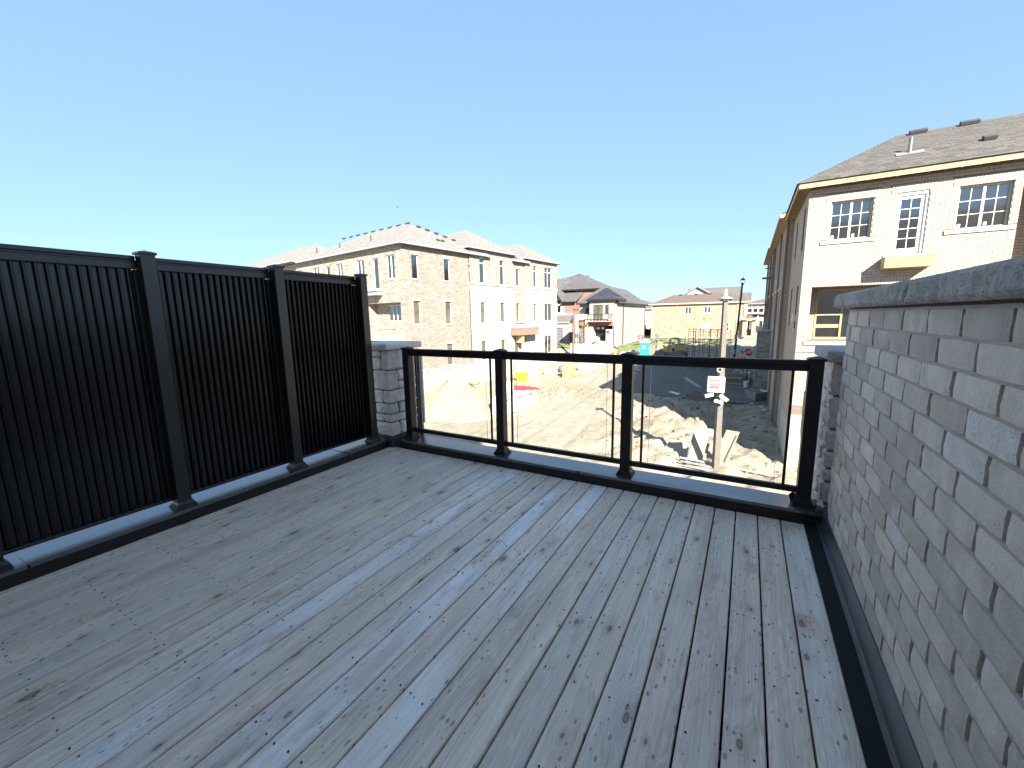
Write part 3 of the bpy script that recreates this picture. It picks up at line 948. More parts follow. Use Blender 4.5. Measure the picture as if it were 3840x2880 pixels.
# ------------------------------------------------------------------ rock faced blocks
def rockbox(x0, y0, z0, x1, y1, z1, amp, faces='xXyYzZ', res=.035, seed=0, rnd=.012):
    """a block with noisy split faces; returns an MB"""
    bm = bmesh.new()
    nx, ny, nz = [max(1, min(90, int(round(d / res)))) for d in (x1 - x0, y1 - y0, z1 - z0)]
    mb = MB()
    vid = {}

    def V(i, j, k):
        key = (i, j, k)
        if key in vid: return vid[key]
        p = Vector((x0 + (x1 - x0) * i / nx, y0 + (y1 - y0) * j / ny, z0 + (z1 - z0) * k / nz))
        q = p.copy()
        sd = Vector((seed * 3.1, seed * 7.7, seed * 1.3))
        f = noise.noise((p + sd) * 9) * .9 + noise.noise((p + sd) * 26) * .5 + noise.noise((p + sd) * 60) * .22
        edge = sum((i in (0, nx), j in (0, ny), k in (0, nz)))
        inset = rnd if edge >= 2 else 0
        for ax, (lo, hi), c, dim in ((0, 'xX', i, nx), (1, 'yY', j, ny), (2, 'zZ', k, nz)):
            if c == 0: q[ax] += inset - (amp * f if lo in faces else 0)
            elif c == dim: q[ax] += -inset + (amp * f if hi in faces else 0)
        vid[key] = len(mb.v); mb.v.append(tuple(q))
        return vid[key]

    def quad(a, b, c, d):
        mb.f.append((V(*a), V(*b), V(*c), V(*d))); mb.uv.append([(0, 0)] * 4); mb.mi.append(0)
    for j in range(ny):
        for k in range(nz):
            quad((0, j, k), (0, j, k + 1), (0, j + 1, k + 1), (0, j + 1, k)); quad((nx, j, k), (nx, j + 1, k), (nx, j + 1, k + 1), (nx, j, k + 1))
    for i in range(nx):
        for k in range(nz):
            quad((i, 0, k), (i + 1, 0, k), (i + 1, 0, k + 1), (i, 0, k + 1)); quad((i, ny, k), (i, ny, k + 1), (i + 1, ny, k + 1), (i + 1, ny, k))
    for i in range(nx):
        for j in range(ny):
            quad((i, j, 0), (i, j + 1, 0), (i + 1, j + 1, 0), (i + 1, j, 0)); quad((i, j, nz), (i + 1, j, nz), (i + 1, j + 1, nz), (i, j + 1, nz))
    bm.free()
    return mb


# right parapet wall
pw = thing('brick_parapet_wall', 'chest high grey brown brick parapet wall with rough stone coping on the right', 'wall', (.24, -2, 0))
mb = MB(); mb.box(.134, -4.05, -.3, .36, -.004, 1.528); mb.box(.1295, -4.05, 1.5225, .3595, -.004, 1.54)
mb.build('mortar', M['mortar'], pw)
for row in range(16):
    zc = 1.524 - .0945 * row
    mb = MB(); n_ = 60
    for i in range(n_):
        ya, yb = -.004 - 4.04 * i / n_, -.004 - 4.04 * (i + 1) / n_
        f = lambda yy, k: .1222 + .0014 * noise.noise(Vector((yy * 9, row * 3.3, k)))
        g_ = lambda yy, k: k * (.0062 + .0012 * noise.noise(Vector((yy * 13, row * 1.7, k * 2))))
        mb.face([(f(ya, 0), ya, zc + g_(ya, -1)), (f(ya, 1), ya, zc + g_(ya, 1)), (f(yb, 1), yb, zc + g_(yb, 1)), (f(yb, 0), yb, zc + g_(yb, -1))])
        mb.face([(f(ya, 1), ya, zc + g_(ya, 1)), (.14, ya, zc + g_(ya, 1)), (.14, yb, zc + g_(yb, 1)), (f(yb, 1), yb, zc + g_(yb, 1))])
        mb.face([(.14, ya, zc + g_(ya, -1)), (f(ya, 0), ya, zc + g_(ya, -1)), (f(yb, 0), yb, zc + g_(yb, -1)), (.14, yb, zc + g_(yb, -1))])
    mb.build('bed_joint', M['bed'], pw, fix=False)
variants = []
for vv in range(6):
    L = .263 if vv < 5 else .263
    q = random.Random(vv)
    mb = MB()
    # brick with slightly uneven front face and a rounded arris
    nx_, nz_ = 8, 3
    g = {}
    for i in range(nx_ + 1):
        for k in range(nz_ + 1):
            yy = -L / 2 + L * i / nx_; zz = -.0418 + .0836 * k / nz_
            xx = .0012 * noise.noise(Vector((yy * 20, zz * 30, vv * 9.3)))
            if i in (0, nx_): xx += .0030 + .003 * q.random()
            if k in (0, nz_): xx += .0012
            g[i, k] = len(mb.v); mb.v.append((xx, yy + (.0015 * q.uniform(-1, 1) if i in (0, nx_) else 0), zz + (.001 * q.uniform(-1, 1) if k in (0, nz_) else 0)))
    for i in range(nx_):
        for k in range(nz_):
            mb.f.append((g[i, k], g[i, k + 1], g[i + 1, k + 1], g[i + 1, k])); mb.uv.append([(0, 0)] * 4); mb.mi.append(0)
    ring = [g[i, 0] for i in range(nx_ + 1)] + [g[nx_, k] for k in range(1, nz_ + 1)] + [g[i, nz_] for i in range(nx_ - 1, -1, -1)] + [g[0, k] for k in range(nz_ - 1, 0, -1)]
    back = []
    for r in ring:
        v = mb.v[r]; back.append(len(mb.v)); mb.v.append((.03, v[1], v[2]))
    for i in range(len(ring)):
        j = (i + 1) % len(ring)
        mb.f.append((ring[i], ring[j], back[j], back[i])); mb.uv.append([(0, 0)] * 4); mb.mi.append(0)
    me = mb.mesh('brick'); mb.fixn(me)
    variants.append(me)
pwl = Vector(pw.location)
light_bricks = {(3, 7), (4, 6), (9, 5), (12, 3)}
for row in range(15):
    zc = 1.524 - .0945 * row - .0472
    off = 0 if row % 2 == 0 else .168
    start = -.002 if row % 2 == 0 else .0
    y = -.002
    first = True
    c = 0
    while y > -4.0:
        L = .263
        if row % 2 == 1 and first: L = .095
        if row % 2 == 0 and first: L = .25
        yc = y - L / 2 + random.uniform(-.0012, .0012)
        me = random.choice(variants)
        mat = M['parapet']
        if L != .263:
            me = me.copy(); s = L / .263
            for v in me.vertices: v.co.y *= s
        if (row, c) in light_bricks:
            me = me.copy(); me.materials.clear(); mat = M['palebrick']
        o = link('brick', me, mat, pw)
        o.location = Vector((.12 + random.uniform(-.0014, .0014), yc, zc + random.uniform(-.0008, .0008))) - pwl
        y -= L + .0175
        first = False
        c += 1
for i, (a, b) in enumerate(((-1.322, .19), (-2.86, -1.334), (-4.05, -2.872))):
    mb = rockbox(.062, a, 1.541, .47, b, 1.634 - .001 * i, .016, 'xXyY', .02, i + 2, .008)
    mb.build('coping_stone', M['coping'], pw, smooth=False, fix=False)


def pillar(name, label, X0, X1, Y0, Y1, corner, cap, seed, plinth=True):
    """stone pillar; corner = (+1/-1, +1/-1) is the corner with the split quoins"""
    t = thing(name, label, 'pillar', ((X0 + X1) / 2, (Y0 + Y1) / 2, 0))
    mb = MB(); mb.box(X0 + .02, Y0 + .02, -.35, X1 - .02, Y1 - .02, 1.165); mb.build('core', M['mortar2'], t)
    q = random.Random(seed)
    rows = [(1.165, .937), (.924, .698), (.685, .537), (.524, .407), (.394, .307), (.294, .133), (.120, -.1)]
    for ri, (zt, zb) in enumerate(rows):
        dark = plinth and ri == 6
        mat = M['darkstone'] if dark else M['split']
        wide = (ri % 2 == 0)
        lx = (X1 - X0) * (.28 if wide else .62) ; ly = (Y1 - Y0) * (.60 if wide else .30)
        d = .09
        g = .013
        e = .014 if dark else 0
        sx = corner[0]; sy = corner[1]
        def put(xa, ya, xb, yb, za=zb, zb_=zt):
            mb = rockbox(min(xa, xb), min(ya, yb), za, max(xa, xb), max(ya, yb), zb_, .017 if not dark else .003, 'xXyY', .018, q.uniform(0, 50), .008)
            mb.build('stone', mat, t, fix=False)
        cx = X1 + e if sx > 0 else X0 - e
        cy = Y1 + e if sy > 0 else Y0 - e
        ox = X0 if sx > 0 else X1
        oy = Y0 if sy > 0 else Y1
        put(cx, cy, cx - sx * lx, cy - sy * ly)
        # rest of the face with normal y
        if zt - zb > .2 and wide:
            zm = zb + (zt - zb) * q.uniform(.55, .68)
            put(cx - sx * (lx + g), cy, ox, cy - sy * d, zb, zm - g / 2); put(cx - sx * (lx + g), cy, ox, cy - sy * d, zm + g / 2, zt)
        else: put(cx - sx * (lx + g), cy, ox, cy - sy * d)
        if zt - zb > .2 and not wide:
            zm = zb + (zt - zb) * q.uniform(.35, .45)
            put(cx, cy - sy * (ly + g), cx - sx * d, oy, zb, zm - g / 2); put(cx, cy - sy * (ly + g), cx - sx * d, oy, zm + g / 2, zt)
        else: put(cx, cy - sy * (ly + g), cx - sx * d, oy)
        # far faces
        put(ox, oy, ox + sx * d, cy - sy * (d + g)); put(ox + sx * (d + g), oy, cx - sx * (d + g), oy + sy * d)
    mb = rockbox(*cap, .007, 'xXyY', .03, seed, .007)
    mb.build('cap_stone', M['split'] if plinth else M['coping'], t, fix=False)
    return t


pillar('stone_pillar', 'pale split stone pillar at the far left corner, between fence and railing', -4.50, -4.065, -.035, .44, (1, -1),
       (-4.56, -.09, 1.172, -4.02, .52, 1.25), 5)
pillar('stone_pillar', 'rough stone pillar squeezed between last railing post and brick wall end', .095, .56, .12, .66, (-1, -1),
       (.04, .075, 1.172, .62, .72, 1.255), 11, False)

# bits of trim just outside the railing
t = thing('trim_board', 'narrow grey white trim board with brown edge just outside the first glass pane', 'trim board', (-4.0, .42, -.2))
mb = MB(); mb.box(-4.03, .40, -.3, -3.985, .43, 1.10); mb.build('brown_edge', M['greywood'], t)
for i in range(4):
    mb = MB(); mb.box(-3.982, .40, .22 + i * .225, -3.945, .425, .44 + i * .225, .002); mb.build('panel', M['white'], t)
t = thing('downspout', 'dark brown downspout head behind the last railing post', 'downspout', (.03, .34, .5))
mb = MB(); mb.box(-.035, .30, .60, .045, .38, .92, .006); mb.hexa([(-.02, .31, .45), (.03, .31, .45), (.03, .37, .45), (-.02, .37, .45), (-.035, .30, .60), (.045, .30, .60), (.045, .38, .60), (-.035, .38, .60)])
mb.build('hopper', M['brownblack'], t)
mb = MB(); mb.box(-.015, .315, -4.6, .025, .365, .45); mb.build('pipe', M['brownblack'], t)


# ------------------------------------------------------------------ building helpers
class Face:
    def __init__(s, O, U, N):
        s.O, s.U, s.N = Vector(O), Vector(U), Vector(N)

    def p(s, u, z, n=0): return s.O + s.U * u + s.N * n + Vector((0, 0, z))

    def box(s, mb, u0, u1, z0, z1, n0, n1):
        P = s.p
        mb.hexa([P(u0, z0, n1), P(u1, z0, n1), P(u1, z0, n0), P(u0, z0, n0), P(u0, z1, n1), P(u1, z1, n1), P(u1, z1, n0), P(u0, z1, n0)])

    def quad(s, mb, u0, u1, z0, z1, n=0):
        mb.face([s.p(u0, z0, n), s.p(u1, z0, n), s.p(u1, z1, n), s.p(u0, z1, n)], [(u0, z0), (u1, z0), (u1, z1), (u0, z1)])


def wall(mb, F, u0, u1, z0, z1, ops=(), rev=.14, back=True):
    us = sorted({u0, u1} | {c for o in ops for c in o[:2] if u0 < c < u1})
    zs = sorted({z0, z1} | {c for o in ops for c in o[2:4] if z0 < c < z1})
    for a, b in zip(us, us[1:]):
        for c, d in zip(zs, zs[1:]):
            mu, mz = (a + b) / 2, (c + d) / 2
            if any(o[0] < mu < o[1] and o[2] < mz < o[3] for o in ops): continue
            F.quad(mb, a, b, c, d)
    for o in ops:
        a, b, c, d = o[:4]
        if b <= u0 or a >= u1 or d <= z0 or c >= z1: continue
        r = o[4] if len(o) > 4 else rev
        mb.face([F.p(a, c), F.p(a, d), F.p(a, d, -r), F.p(a, c, -r)], [(a, c), (a, d), (a + r, d), (a + r, c)])
        mb.face([F.p(b, c), F.p(b, c, -r), F.p(b, d, -r), F.p(b, d)], [(b, c), (b - r, c), (b - r, d), (b, d)])
        mb.face([F.p(a, d), F.p(b, d), F.p(b, d, -r), F.p(a, d, -r)], [(a, d), (b, d), (b, d - r), (a, d - r)])
        mb.face([F.p(a, c), F.p(a, c, -r), F.p(b, c, -r), F.p(b, c)], [(a, c), (a, c + r), (b, c + r), (b, c)])


def window(t, F, u0, u1, z0, z1, frame, cols=1, transom=None, grid=None, depth=.10, fw=.045, pane=None, sill=None, sillmat=None, name='window', silldrop=.07, open_sash=False):
    """frame at the bottom of a reveal, panes as sub-parts"""
    pane = pane or M['win']
    mb = MB()
    n0, n1 = -depth - .05, -depth
    F.box(mb, u0, u0 + fw, z0, z1, n0, n1); F.box(mb, u1 - fw, u1, z0, z1, n0, n1)
    F.box(mb, u0 + fw, u1 - fw, z1 - fw, z1, n0, n1); F.box(mb, u0 + fw, u1 - fw, z0, z0 + fw, n0, n1)
    zsplit = [(z0 + fw, z1 - fw)]
    if transom:
        F.box(mb, u0 + fw, u1 - fw, transom - fw * .6, transom + fw * .6, n0, n1 - .002)
        zsplit = [(z0 + fw, transom - fw * .6), (transom + fw * .6, z1 - fw)]
    cw = (u1 - u0 - 2 * fw) / cols
    for c in range(1, cols):
        uu = u0 + fw + cw * c
        F.box(mb, uu - fw * .7, uu + fw * .7, z0 + fw, z1 - fw, n0, n1 - .004)
    fr = mb.build(name, frame, t)
    for c in range(cols):
        ua = u0 + fw + cw * c + (fw * .7 if c else 0); ub = u0 + fw + cw * (c + 1) - (fw * .7 if c < cols - 1 else 0)
        for (za, zb) in zsplit:
            mb = MB(); F.box(mb, ua, ub, za, zb, n0 + .010, n0 + .020); mb.build('pane', pane, fr)
            if grid:
                mb = MB()
                gx, gy = grid
                for i in range(1, gx):
                    uu = ua + (ub - ua) * i / gx; F.box(mb, uu - .011, uu + .011, za, zb, n0 + .021, n0 + .036)
                for i in range(1, gy):
                    zz = za + (zb - za) * i / gy; F.box(mb, ua, ub, zz - .011, zz + .011, n0 + .021, n0 + .034)
                mb.build('muntin', frame, fr)
    if sill:
        mb = MB(); F.box(mb, u0 - sill, u1 + sill, z0 - silldrop - .002, z0 - .002, -.06, .045); mb.build('sill', sillmat or M['lstonetrim'], fr)
    return fr


def roof_faces(mb, x0, x1, y0, y1, ze, zr, axis='x', gable=(False, False), hipf=1.0):
    """hip (or gable) roof; faces carry u along the eave and v up the slope"""
    if axis == 'x':
        h = (y1 - y0) / 2
        a = x0 + (0 if gable[0] else h * hipf); b = x1 - (0 if gable[1] else h * hipf)
        if a > b: a = b = (x0 + x1) / 2
        R0, R1 = Vector((a, y0 + h, zr)), Vector((b, y0 + h, zr))
    else:
        h = (x1 - x0) / 2
        a = y0 + (0 if gable[0] else h * hipf); b = y1 - (0 if gable[1] else h * hipf)
        if a > b: a = b = (y0 + y1) / 2
        R0, R1 = Vector((x0 + h, a, zr)), Vector((x0 + h, b, zr))
    A, B, C, D = Vector((x0, y0, ze)), Vector((x1, y0, ze)), Vector((x1, y1, ze)), Vector((x0, y1, ze))
    if axis == 'x': fs = [(A, B, R1, R0), (C, D, R0, R1), (D, A, R0, R0), (B, C, R1, R1)]
    else: fs = [(A, B, R0, R0), (C, D, R1, R1), (D, A, R0, R1), (B, C, R1, R0)]
    out = []
    for k, (p, q, r, s) in enumerate(fs):
        if axis == 'x' and ((k == 2 and gable[0]) or (k == 3 and gable[1])): continue
        if axis == 'y' and ((k == 0 and gable[0]) or (k == 1 and gable[1])): continue
        e = (q - p).normalized()
        up = ((r + s) / 2 - p); up = (up - e * up.dot(e)).normalized()
        pts = [p, q, r] + ([s] if (s - r).length > .01 else [])
        uv = [((v - p).dot(e), (v - p).dot(up)) for v in pts]
        mb.face(pts, uv)
        out.append((p, q, r, s, e, up))
    return out


def roof(t, x0, x1, y0, y1, ze, zr, axis, mat, fmat, smat=None, gable=(False, False), fh=.17, soffit_in=.35, hipf=1.0, name='roof', fas=True):
    mb = MB()
    fc = roof_faces(mb, x0, x1, y0, y1, ze + .02, zr, axis, gable, hipf)
    # underside so the roof is closed
    o = mb.build(name, mat, t)
    if fas:
        mb = MB()
        w_ = .035
        mb.box(x0, y0, ze - fh, x1, y0 + w_, ze + .012); mb.box(x0, y1 - w_, ze - fh, x1, y1, ze + .012)
        mb.box(x0, y0 + w_, ze - fh, x0 + w_, y1 - w_, ze + .012); mb.box(x1 - w_, y0 + w_, ze - fh, x1, y1 - w_, ze + .012)
        mb.build('fascia', fmat, o)
        mb = MB(); mb.box(x0 + w_, y0 + w_, ze - fh + .02, x1 - w_, y1 - w_, ze - fh + .05); mb.build('soffit', smat or M['soffit'], o)
    return o, fc


def vent_box(t, p, e, up, w=.42, name='roof_vent'):
    """low box vent lying on a roof slope at p"""
    e, up = Vector(e), Vector(up); n = e.cross(up).normalized()
    if n.z < 0: n = -n
    mb = MB()
    a = Vector(p) - e * w / 2
    q = [a, a + e * w, a + e * w + up * .22, a + up * .22]
    mb.hexa([v + n * .03 for v in q] + [v + n * .13 for v in q])
    mb.hexa([v + (Vector(p) + up * .11 - v) * .25 for v in q] + [v + (Vector(p) + up * .11 - v) * .25 + n * .03 for v in q])
    return mb.build(name, M['darkvent'], t)


def stack_pipe(t, p, h=.45, r=.05, name='vent_pipe', mat=None):
    mb = MB(); p = Vector(p); mb.cyl(p - Vector((0, 0, .1)), p + Vector((0, 0, h)), r, r, 10); mb.cyl(p - Vector((0, 0, .05)), p + Vector((0, 0, .08)), r * 2.2, r * 1.1, 10)
    return mb.build(name, mat or M['darkvent'], t)


def pieces(t, name, mat, items, limit=300, restname=None):
    """items: list of (distance key, list of (verts, faces)); nearest become parts, the rest one joined part"""
    items.sort(key=lambda a: a[0])
    off = ORG.get(t.name)
    for i, (k, bx) in enumerate(items[:limit]):
        mb = MB(); mb.hexa(bx); mb.build(name, mat, t, fix=False)
    if len(items) > limit:
        mb = MB()
        for k, bx in items[limit:]: mb.hexa(bx)
        mb.build(restname or name, mat, t, fix=False, kind='stuff')


def brick_field(F, u0, u1, z0, z1, ops, L=.25, pitch=.26, course=.097, proud=.010, jit=.002, row0=0):
    """real bricks standing proud of a mortar plane, cut round the openings"""
    out = []
    z = z0; r = row0
    rnd = random.Random(int(u1 * 100) + 5)
    while z + .04 < z1:
        zt = min(z + course - .011, z1)
        cuts = [(o[0], o[1]) for o in ops if o[2] < (z + zt) / 2 < o[3]]
        segs = [(u0, u1)]
        for a, b in cuts:
            ns = []
            for s0, s1 in segs:
                if b <= s0 or a >= s1: ns.append((s0, s1)); continue
                if a > s0: ns.append((s0, a))
                if b < s1: ns.append((b, s1))
            segs = ns
        st = u0 - (pitch * (.5 if r % 2 else 0))
        k = 0
        while st + k * pitch < u1:
            a = st + k * pitch; b = a + pitch - .011
            for s0, s1 in segs:
                aa, bb = max(a, s0), min(b, s1)
                if bb - aa > .04:
                    p = proud + rnd.uniform(-jit, jit)
                    q = [F.p(aa, z, p), F.p(bb, z, p), F.p(bb, z, -.01), F.p(aa, z, -.01), F.p(aa, zt, p), F.p(bb, zt, p), F.p(bb, zt, -.01), F.p(aa, zt, -.01)]
                    c = F.p((aa + bb) / 2, z)
                    out.append(((c - CAM).length + (20 if z < .9 else 0), q))
            k += 1
        z += course; r += 1
    return out


def soldier(F, u0, u1, z0, h, w=.085, proud=.014):
    out = []
    n = int(round((u1 - u0) / w))
    for i in range(n):
        a = u0 + (u1 - u0) * i / n; b = u0 + (u1 - u0) * (i + 1) / n - .010
        q = [F.p(a, z0, proud), F.p(b, z0, proud), F.p(b, z0, -.01), F.p(a, z0, -.01), F.p(a, z0 + h, proud), F.p(b, z0 + h, proud), F.p(b, z0 + h, -.01), F.p(a, z0 + h, -.01)]
        out.append((0, q))
    return out


# ------------------------------------------------------------------ cream brick townhouse on the right
RT = thing('townhouse', 'cream brick townhouse with unfinished timber fascia and two gridded top windows, at right', 'townhouse', (1.27, 16.4, -4.7))
F = Face((1.27, 16.4, 0), (1, 0, 0), (0, -1, 0))
FS = Face((1.27, 16.4, 0), (0, 1, 0), (-1, 0, 0))
W1 = (.70, 1.91, 4.153, 5.525); W2 = (4.08, 5.31, 4.153, 5.525); DR = (2.53, 3.364, 3.467, 5.557)
LG = (.34, 3.65, .40, 2.47, 1.3)
WD = 5.51
ops = [W1, W2, DR, LG]
mb = MB()
wall(mb, F, 0, WD, -2.6, 6.1, ops, .15)
mb.build('wall', M['rmortar'], RT)
# bricks of the sunlit front
sol = [(W1[0] - .16, W1[1] + .16, 5.53, 5.53 + .27), (W2[0] - .16, W2[1] + .16, 5.53, 5.53 + .27), (DR[0] - .16, DR[1] + .16, 5.56, 5.56 + .27), (LG[0] - .02, WD, 2.475, 2.475 + .27)]
sills = [(W1[0] - .23, W1[1] + .18, 4.02, 4.151), (W2[0] - .24, W2[1] + .18, 4.02, 4.151), (DR[0] - .2, DR[1] + .1, 3.39, 3.465), (LG[0] - .1, LG[1] + .02, .26, .398), (0, WD, -.02, .10)]
items = brick_field(F, .0, WD, -2.2, 6.05, [o[:4] for o in ops] + sol + sills)
for a, b, z0, z1 in sol: items += soldier(F, a, b, z0, z1 - z0 - .01)
pieces(RT, 'brick', M['rbrick'], items, 300)
for a, b, z0, z1 in sills:
    mb = MB(); F.box(mb, a, b, z0, z1, -.1, .05); mb.build('stone_sill', M['rsill'], RT)
# side in the shade
Ls = 5.8
sops = [(.75, 1.35, 3.95, 5.6), (3.65, 4.25, 3.95, 5.6), (.95, 1.55, .85, 2.65), (3.7, 4.3, .85, 2.65)]
mb = MB(); wall(mb, FS, 0, Ls, -4.9, 6.1, sops, .12); mb.build('side_wall', M['rmortar'], RT)
it = brick_field(FS, 0, Ls, -2.9, 6.05, [o[:4] for o in sops], proud=.008)
mb = MB()
for k, q in it: mb.hexa([q[1], q[0], q[3], q[2], q[5], q[4], q[7], q[6]])
mb.build('side_brick', M['rbrick'], RT, kind='stuff')
for o in sops: window(RT, FS, *o[:4], M['tanframe'], depth=.08, sill=.05, sillmat=M['rsill'])
mb = MB(); F.box(mb, -.02, WD, -5.0, -2.6, -.3, .03); mb.build('foundation', M['lparge'], RT)
mb = MB(); FS.box(mb, .31, Ls + .02, -5.0, -2.9, -.3, .03); mb.build('foundation', M['lparge'], RT)
mb = MB(); FS.box(mb, 1.05, 1.25, 1.15, 1.45, .0, .12); mb.build('meter_box', M['white'], RT)
# recess at the right end of the facade, next bay beyond
mb = MB()
mb.face([(6.78, 16.4, -2.6), (6.78, 18.2, -2.6), (6.78, 18.2, 6.1), (6.78, 16.4, 6.1)], [(0, -2.6), (1.8, -2.6), (1.8, 6.1), (0, 6.1)])
mb.face([(6.78, 18.2, -4.8), (8.7, 18.2, -4.8), (8.7, 18.2, 6.1), (6.78, 18.2, 6.1)], [(0, -4.8), (1.9, -4.8), (1.9, 6.1), (0, 6.1)])
mb.face([(8.7, 18.2, -4.8), (8.7, 16.4, -4.8), (8.7, 16.4, 6.1), (8.7, 18.2, 6.1)], [(0, -4.8), (1.8, -4.8), (1.8, 6.1), (0, 6.1)])
mb.face([(8.7, 16.4, -4.8), (14.5, 16.4, -4.8), (14.5, 16.4, 6.1), (8.7, 16.4, 6.1)], [(0, -4.8), (5.8, -4.8), (5.8, 6.1), (0, 6.1)])
mb.face([(14.5, 16.4, -4.8), (14.5, 50, -4.8), (14.5, 50, 6.1), (14.5, 16.4, 6.1)], [(0, -4.8), (30, -4.8), (30, 6.1), (0, 6.1)])
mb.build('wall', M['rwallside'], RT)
# top windows and door
for W in (W1, W2):
    fr = window(RT, F, *W, M['tanframe'], cols=2, grid=(2, 3), depth=.09, fw=.05)
    for k in (0, 1):
        cw = (W[1] - W[0]) / 2
        mb = MB(); F.box(mb, W[0] + .085 + k * cw, W[0] + .165 + k * cw, W[2] + .085, W[2] + .19, -.113, -.110); mb.build('sticker', M['white'], fr)
d = MB(); F.box(d, DR[0] + .03, DR[1] - .06, DR[2] + .03, DR[3] - .10, -.13, -.09)
mb = MB()
F.box(mb, DR[0], DR[0] + .03, DR[2], DR[3], -.15, -.03); F.box(mb, DR[1] - .06, DR[1], DR[2], DR[3], -.15, -.03); F.box(mb, DR[0] + .03, DR[1] - .06, DR[3] - .10, DR[3], -.15, -.03)
df = mb.build('door_frame', M['vinyl'], RT)
dd = d.build('door', M['vinyl'], RT)
a, b, c, e = DR[0] + .15, DR[1] - .18, DR[2] + .22, DR[3] - .22
mb = MB(); F.box(mb, a, b, c, e, -.089, -.082); mb.build('pane', M['win'], dd)
mb = MB()
F.box(mb, a + (b - a) / 2 - .01, a + (b - a) / 2 + .01, c, e, -.081, -.068)
for i in range(1, 5):
    zz = c + (e - c) * i / 5; F.box(mb, a, b, zz - .01, zz + .01, -.081, -.07)
mb.build('muntin', M['vinyl'], dd)
mb = MB()
for zz in (4.35, 4.46): mb.cyl(F.p(DR[0] + .085, zz, -.09), F.p(DR[0] + .085, zz, -.03), .022, .03, 10)
mb.build('door_knob', M['steel'], dd)
# osb balcony stub under the door
mb = MB(); mb.box(3.557, 15.83, 2.99, 4.84, 16.392, 3.34); ob = mb.build('balcony_box', M['osb'], RT)
mb = MB(); mb.box(3.545, 15.82, 3.342, 4.85, 16.392, 3.36); mb.build('top_board', M['plywood'], ob)
# loggia behind the big opening
FB = Face((1.27, 17.7, 0), (1, 0, 0), (0, -1, 0))
BW = (.66, 2.35, .42, 2.44)
mb = MB(); wall(mb, FB, LG[0], LG[1], .40, 2.47, [BW], .1)
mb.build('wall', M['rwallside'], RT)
mb = MB()
for uu in (.66, 1.50, 2.30): FB.box(mb, uu, uu + .065, .42, 2.44, -.09, .02)
FB.box(mb, .725, 2.30, .42, .50, -.09, .018); FB.box(mb, .725, 2.30, 2.36, 2.44, -.09, .018); FB.box(mb, .725, 1.5, 1.38, 1.45, -.09, .018)
wf = mb.build('window', M['lumber'], RT, label='large unfinished window with raw timber framing')
mb = MB(); FB.box(mb, .725, 2.30, .50, 2.36, -.06, -.05); mb.build('pane', M['win'], wf)
mb = MB(); FB.box(mb, .73, 1.49, .88, 1.02, -.045, -.01); mb.build('board', M['osb'], wf)
# eaves: timber fascia, open rafters
mb = MB(); mb.box(.90, 16.02, 6.055, 15, 16.05, 6.225); fas = mb.build('fascia', M['lumber'], RT)
mb = MB(); mb.box(.87, 16.05, 6.055, .90, 22.3, 6.225); mb.build('side_fascia', M['lumber'], fas)
mb = MB()
y = 16.3
while y < 22.2:
    mb.box(.902, y, 6.06, 1.262, y + .04, 6.19); y += .40
x = 1.3
while x < 8:
    mb.box(x, 16.052, 6.102, x + .04, 16.392, 6.19); x += .40
mb.build('rafter_tail', M['lumber'], fas, kind='stuff')
mb = MB(); mb.box(.872, 16.022, 6.228, 14.9, 22.8, 6.243); mb.build('roof_deck', M['osb'], RT)
# roof with real shingle courses on the face towards the deck and on the side hip
mb = MB()
fc = roof_faces(mb, .82, 26, 15.97, 22.87, 6.245, 8.36, 'x')
rf = mb.build('roof', M['rshinglebase'], RT)
items = []
rq = random.Random(4)
for fi in (0, 2):
    p, q, r, s, e, up = fc[fi]
    n = e.cross(up).normalized()
    if n.z < 0: n = -n
    Lf = (q - p).length; H_ = ((r - p) - e * (r - p).dot(e)).length
    ul, ur = (s - p).dot(e), (r - p).dot(e)
    rows = int(H_ / .145)
    for j in range(rows):
        v0 = j * .145; v1 = v0 + .145
        a = ul * (v0 + .07) / H_; b = Lf - (Lf - ur) * (v0 + .07) / H_
        b = min(b, 7.2) if fi == 0 else b
        u = a - rq.uniform(0, .3)
        while u < b:
            w_ = rq.choice((.16, .24, .32, .40))
            ua, ub = max(u, a), min(u + w_ - .004, b)
            if ub - ua > .03:
                th = .008 + rq.choice((0, .007)) + rq.uniform(0, .002)
                P0 = p + e * ua + up * v0; P1 = p + e * ub + up * v0; P2 = p + e * ub + up * v1; P3 = p + e * ua + up * v1
                items.append(((P0 - CAM).length + (8 if fi == 2 else 0), [P0 + n * .002, P1 + n * .002, P2 + n * .001, P3 + n * .001, P0 + n * th, P1 + n * th, P2 + n * .003, P3 + n * .003]))
            u += w_
pieces(RT, 'shingle', M['rshingle'], items, 300)
p, q, r, s, e, up = fc[0]
for uu in (3.95, 5.35, 8.1): vent_box(RT, p + e * uu + up * 3.72, e, up, .5)
pp = p + e * 3.35 + up * 1.55
mb = MB(); mb.cyl(pp - Vector((0, 0, .1)), pp + Vector((0, 0, .52)), .055, .055, 12); fl_ = mb.build('vent_pipe', M['steel'], RT)
n = e.cross(up).normalized(); n = n if n.z > 0 else -n
mb = MB(); q4 = [pp - e * .38 - up * .2, pp + e * .38 - up * .2, pp + e * .38 + up * .12, pp - e * .38 + up * .12]; mb.hexa([v + n * .018 for v in q4] + [v + n * .03 for v in q4]); mb.build('pipe_flashing', M['galv'], fl_)
vent_box(RT, p + e * 5.35 + up * 1.55, e, up, .32)
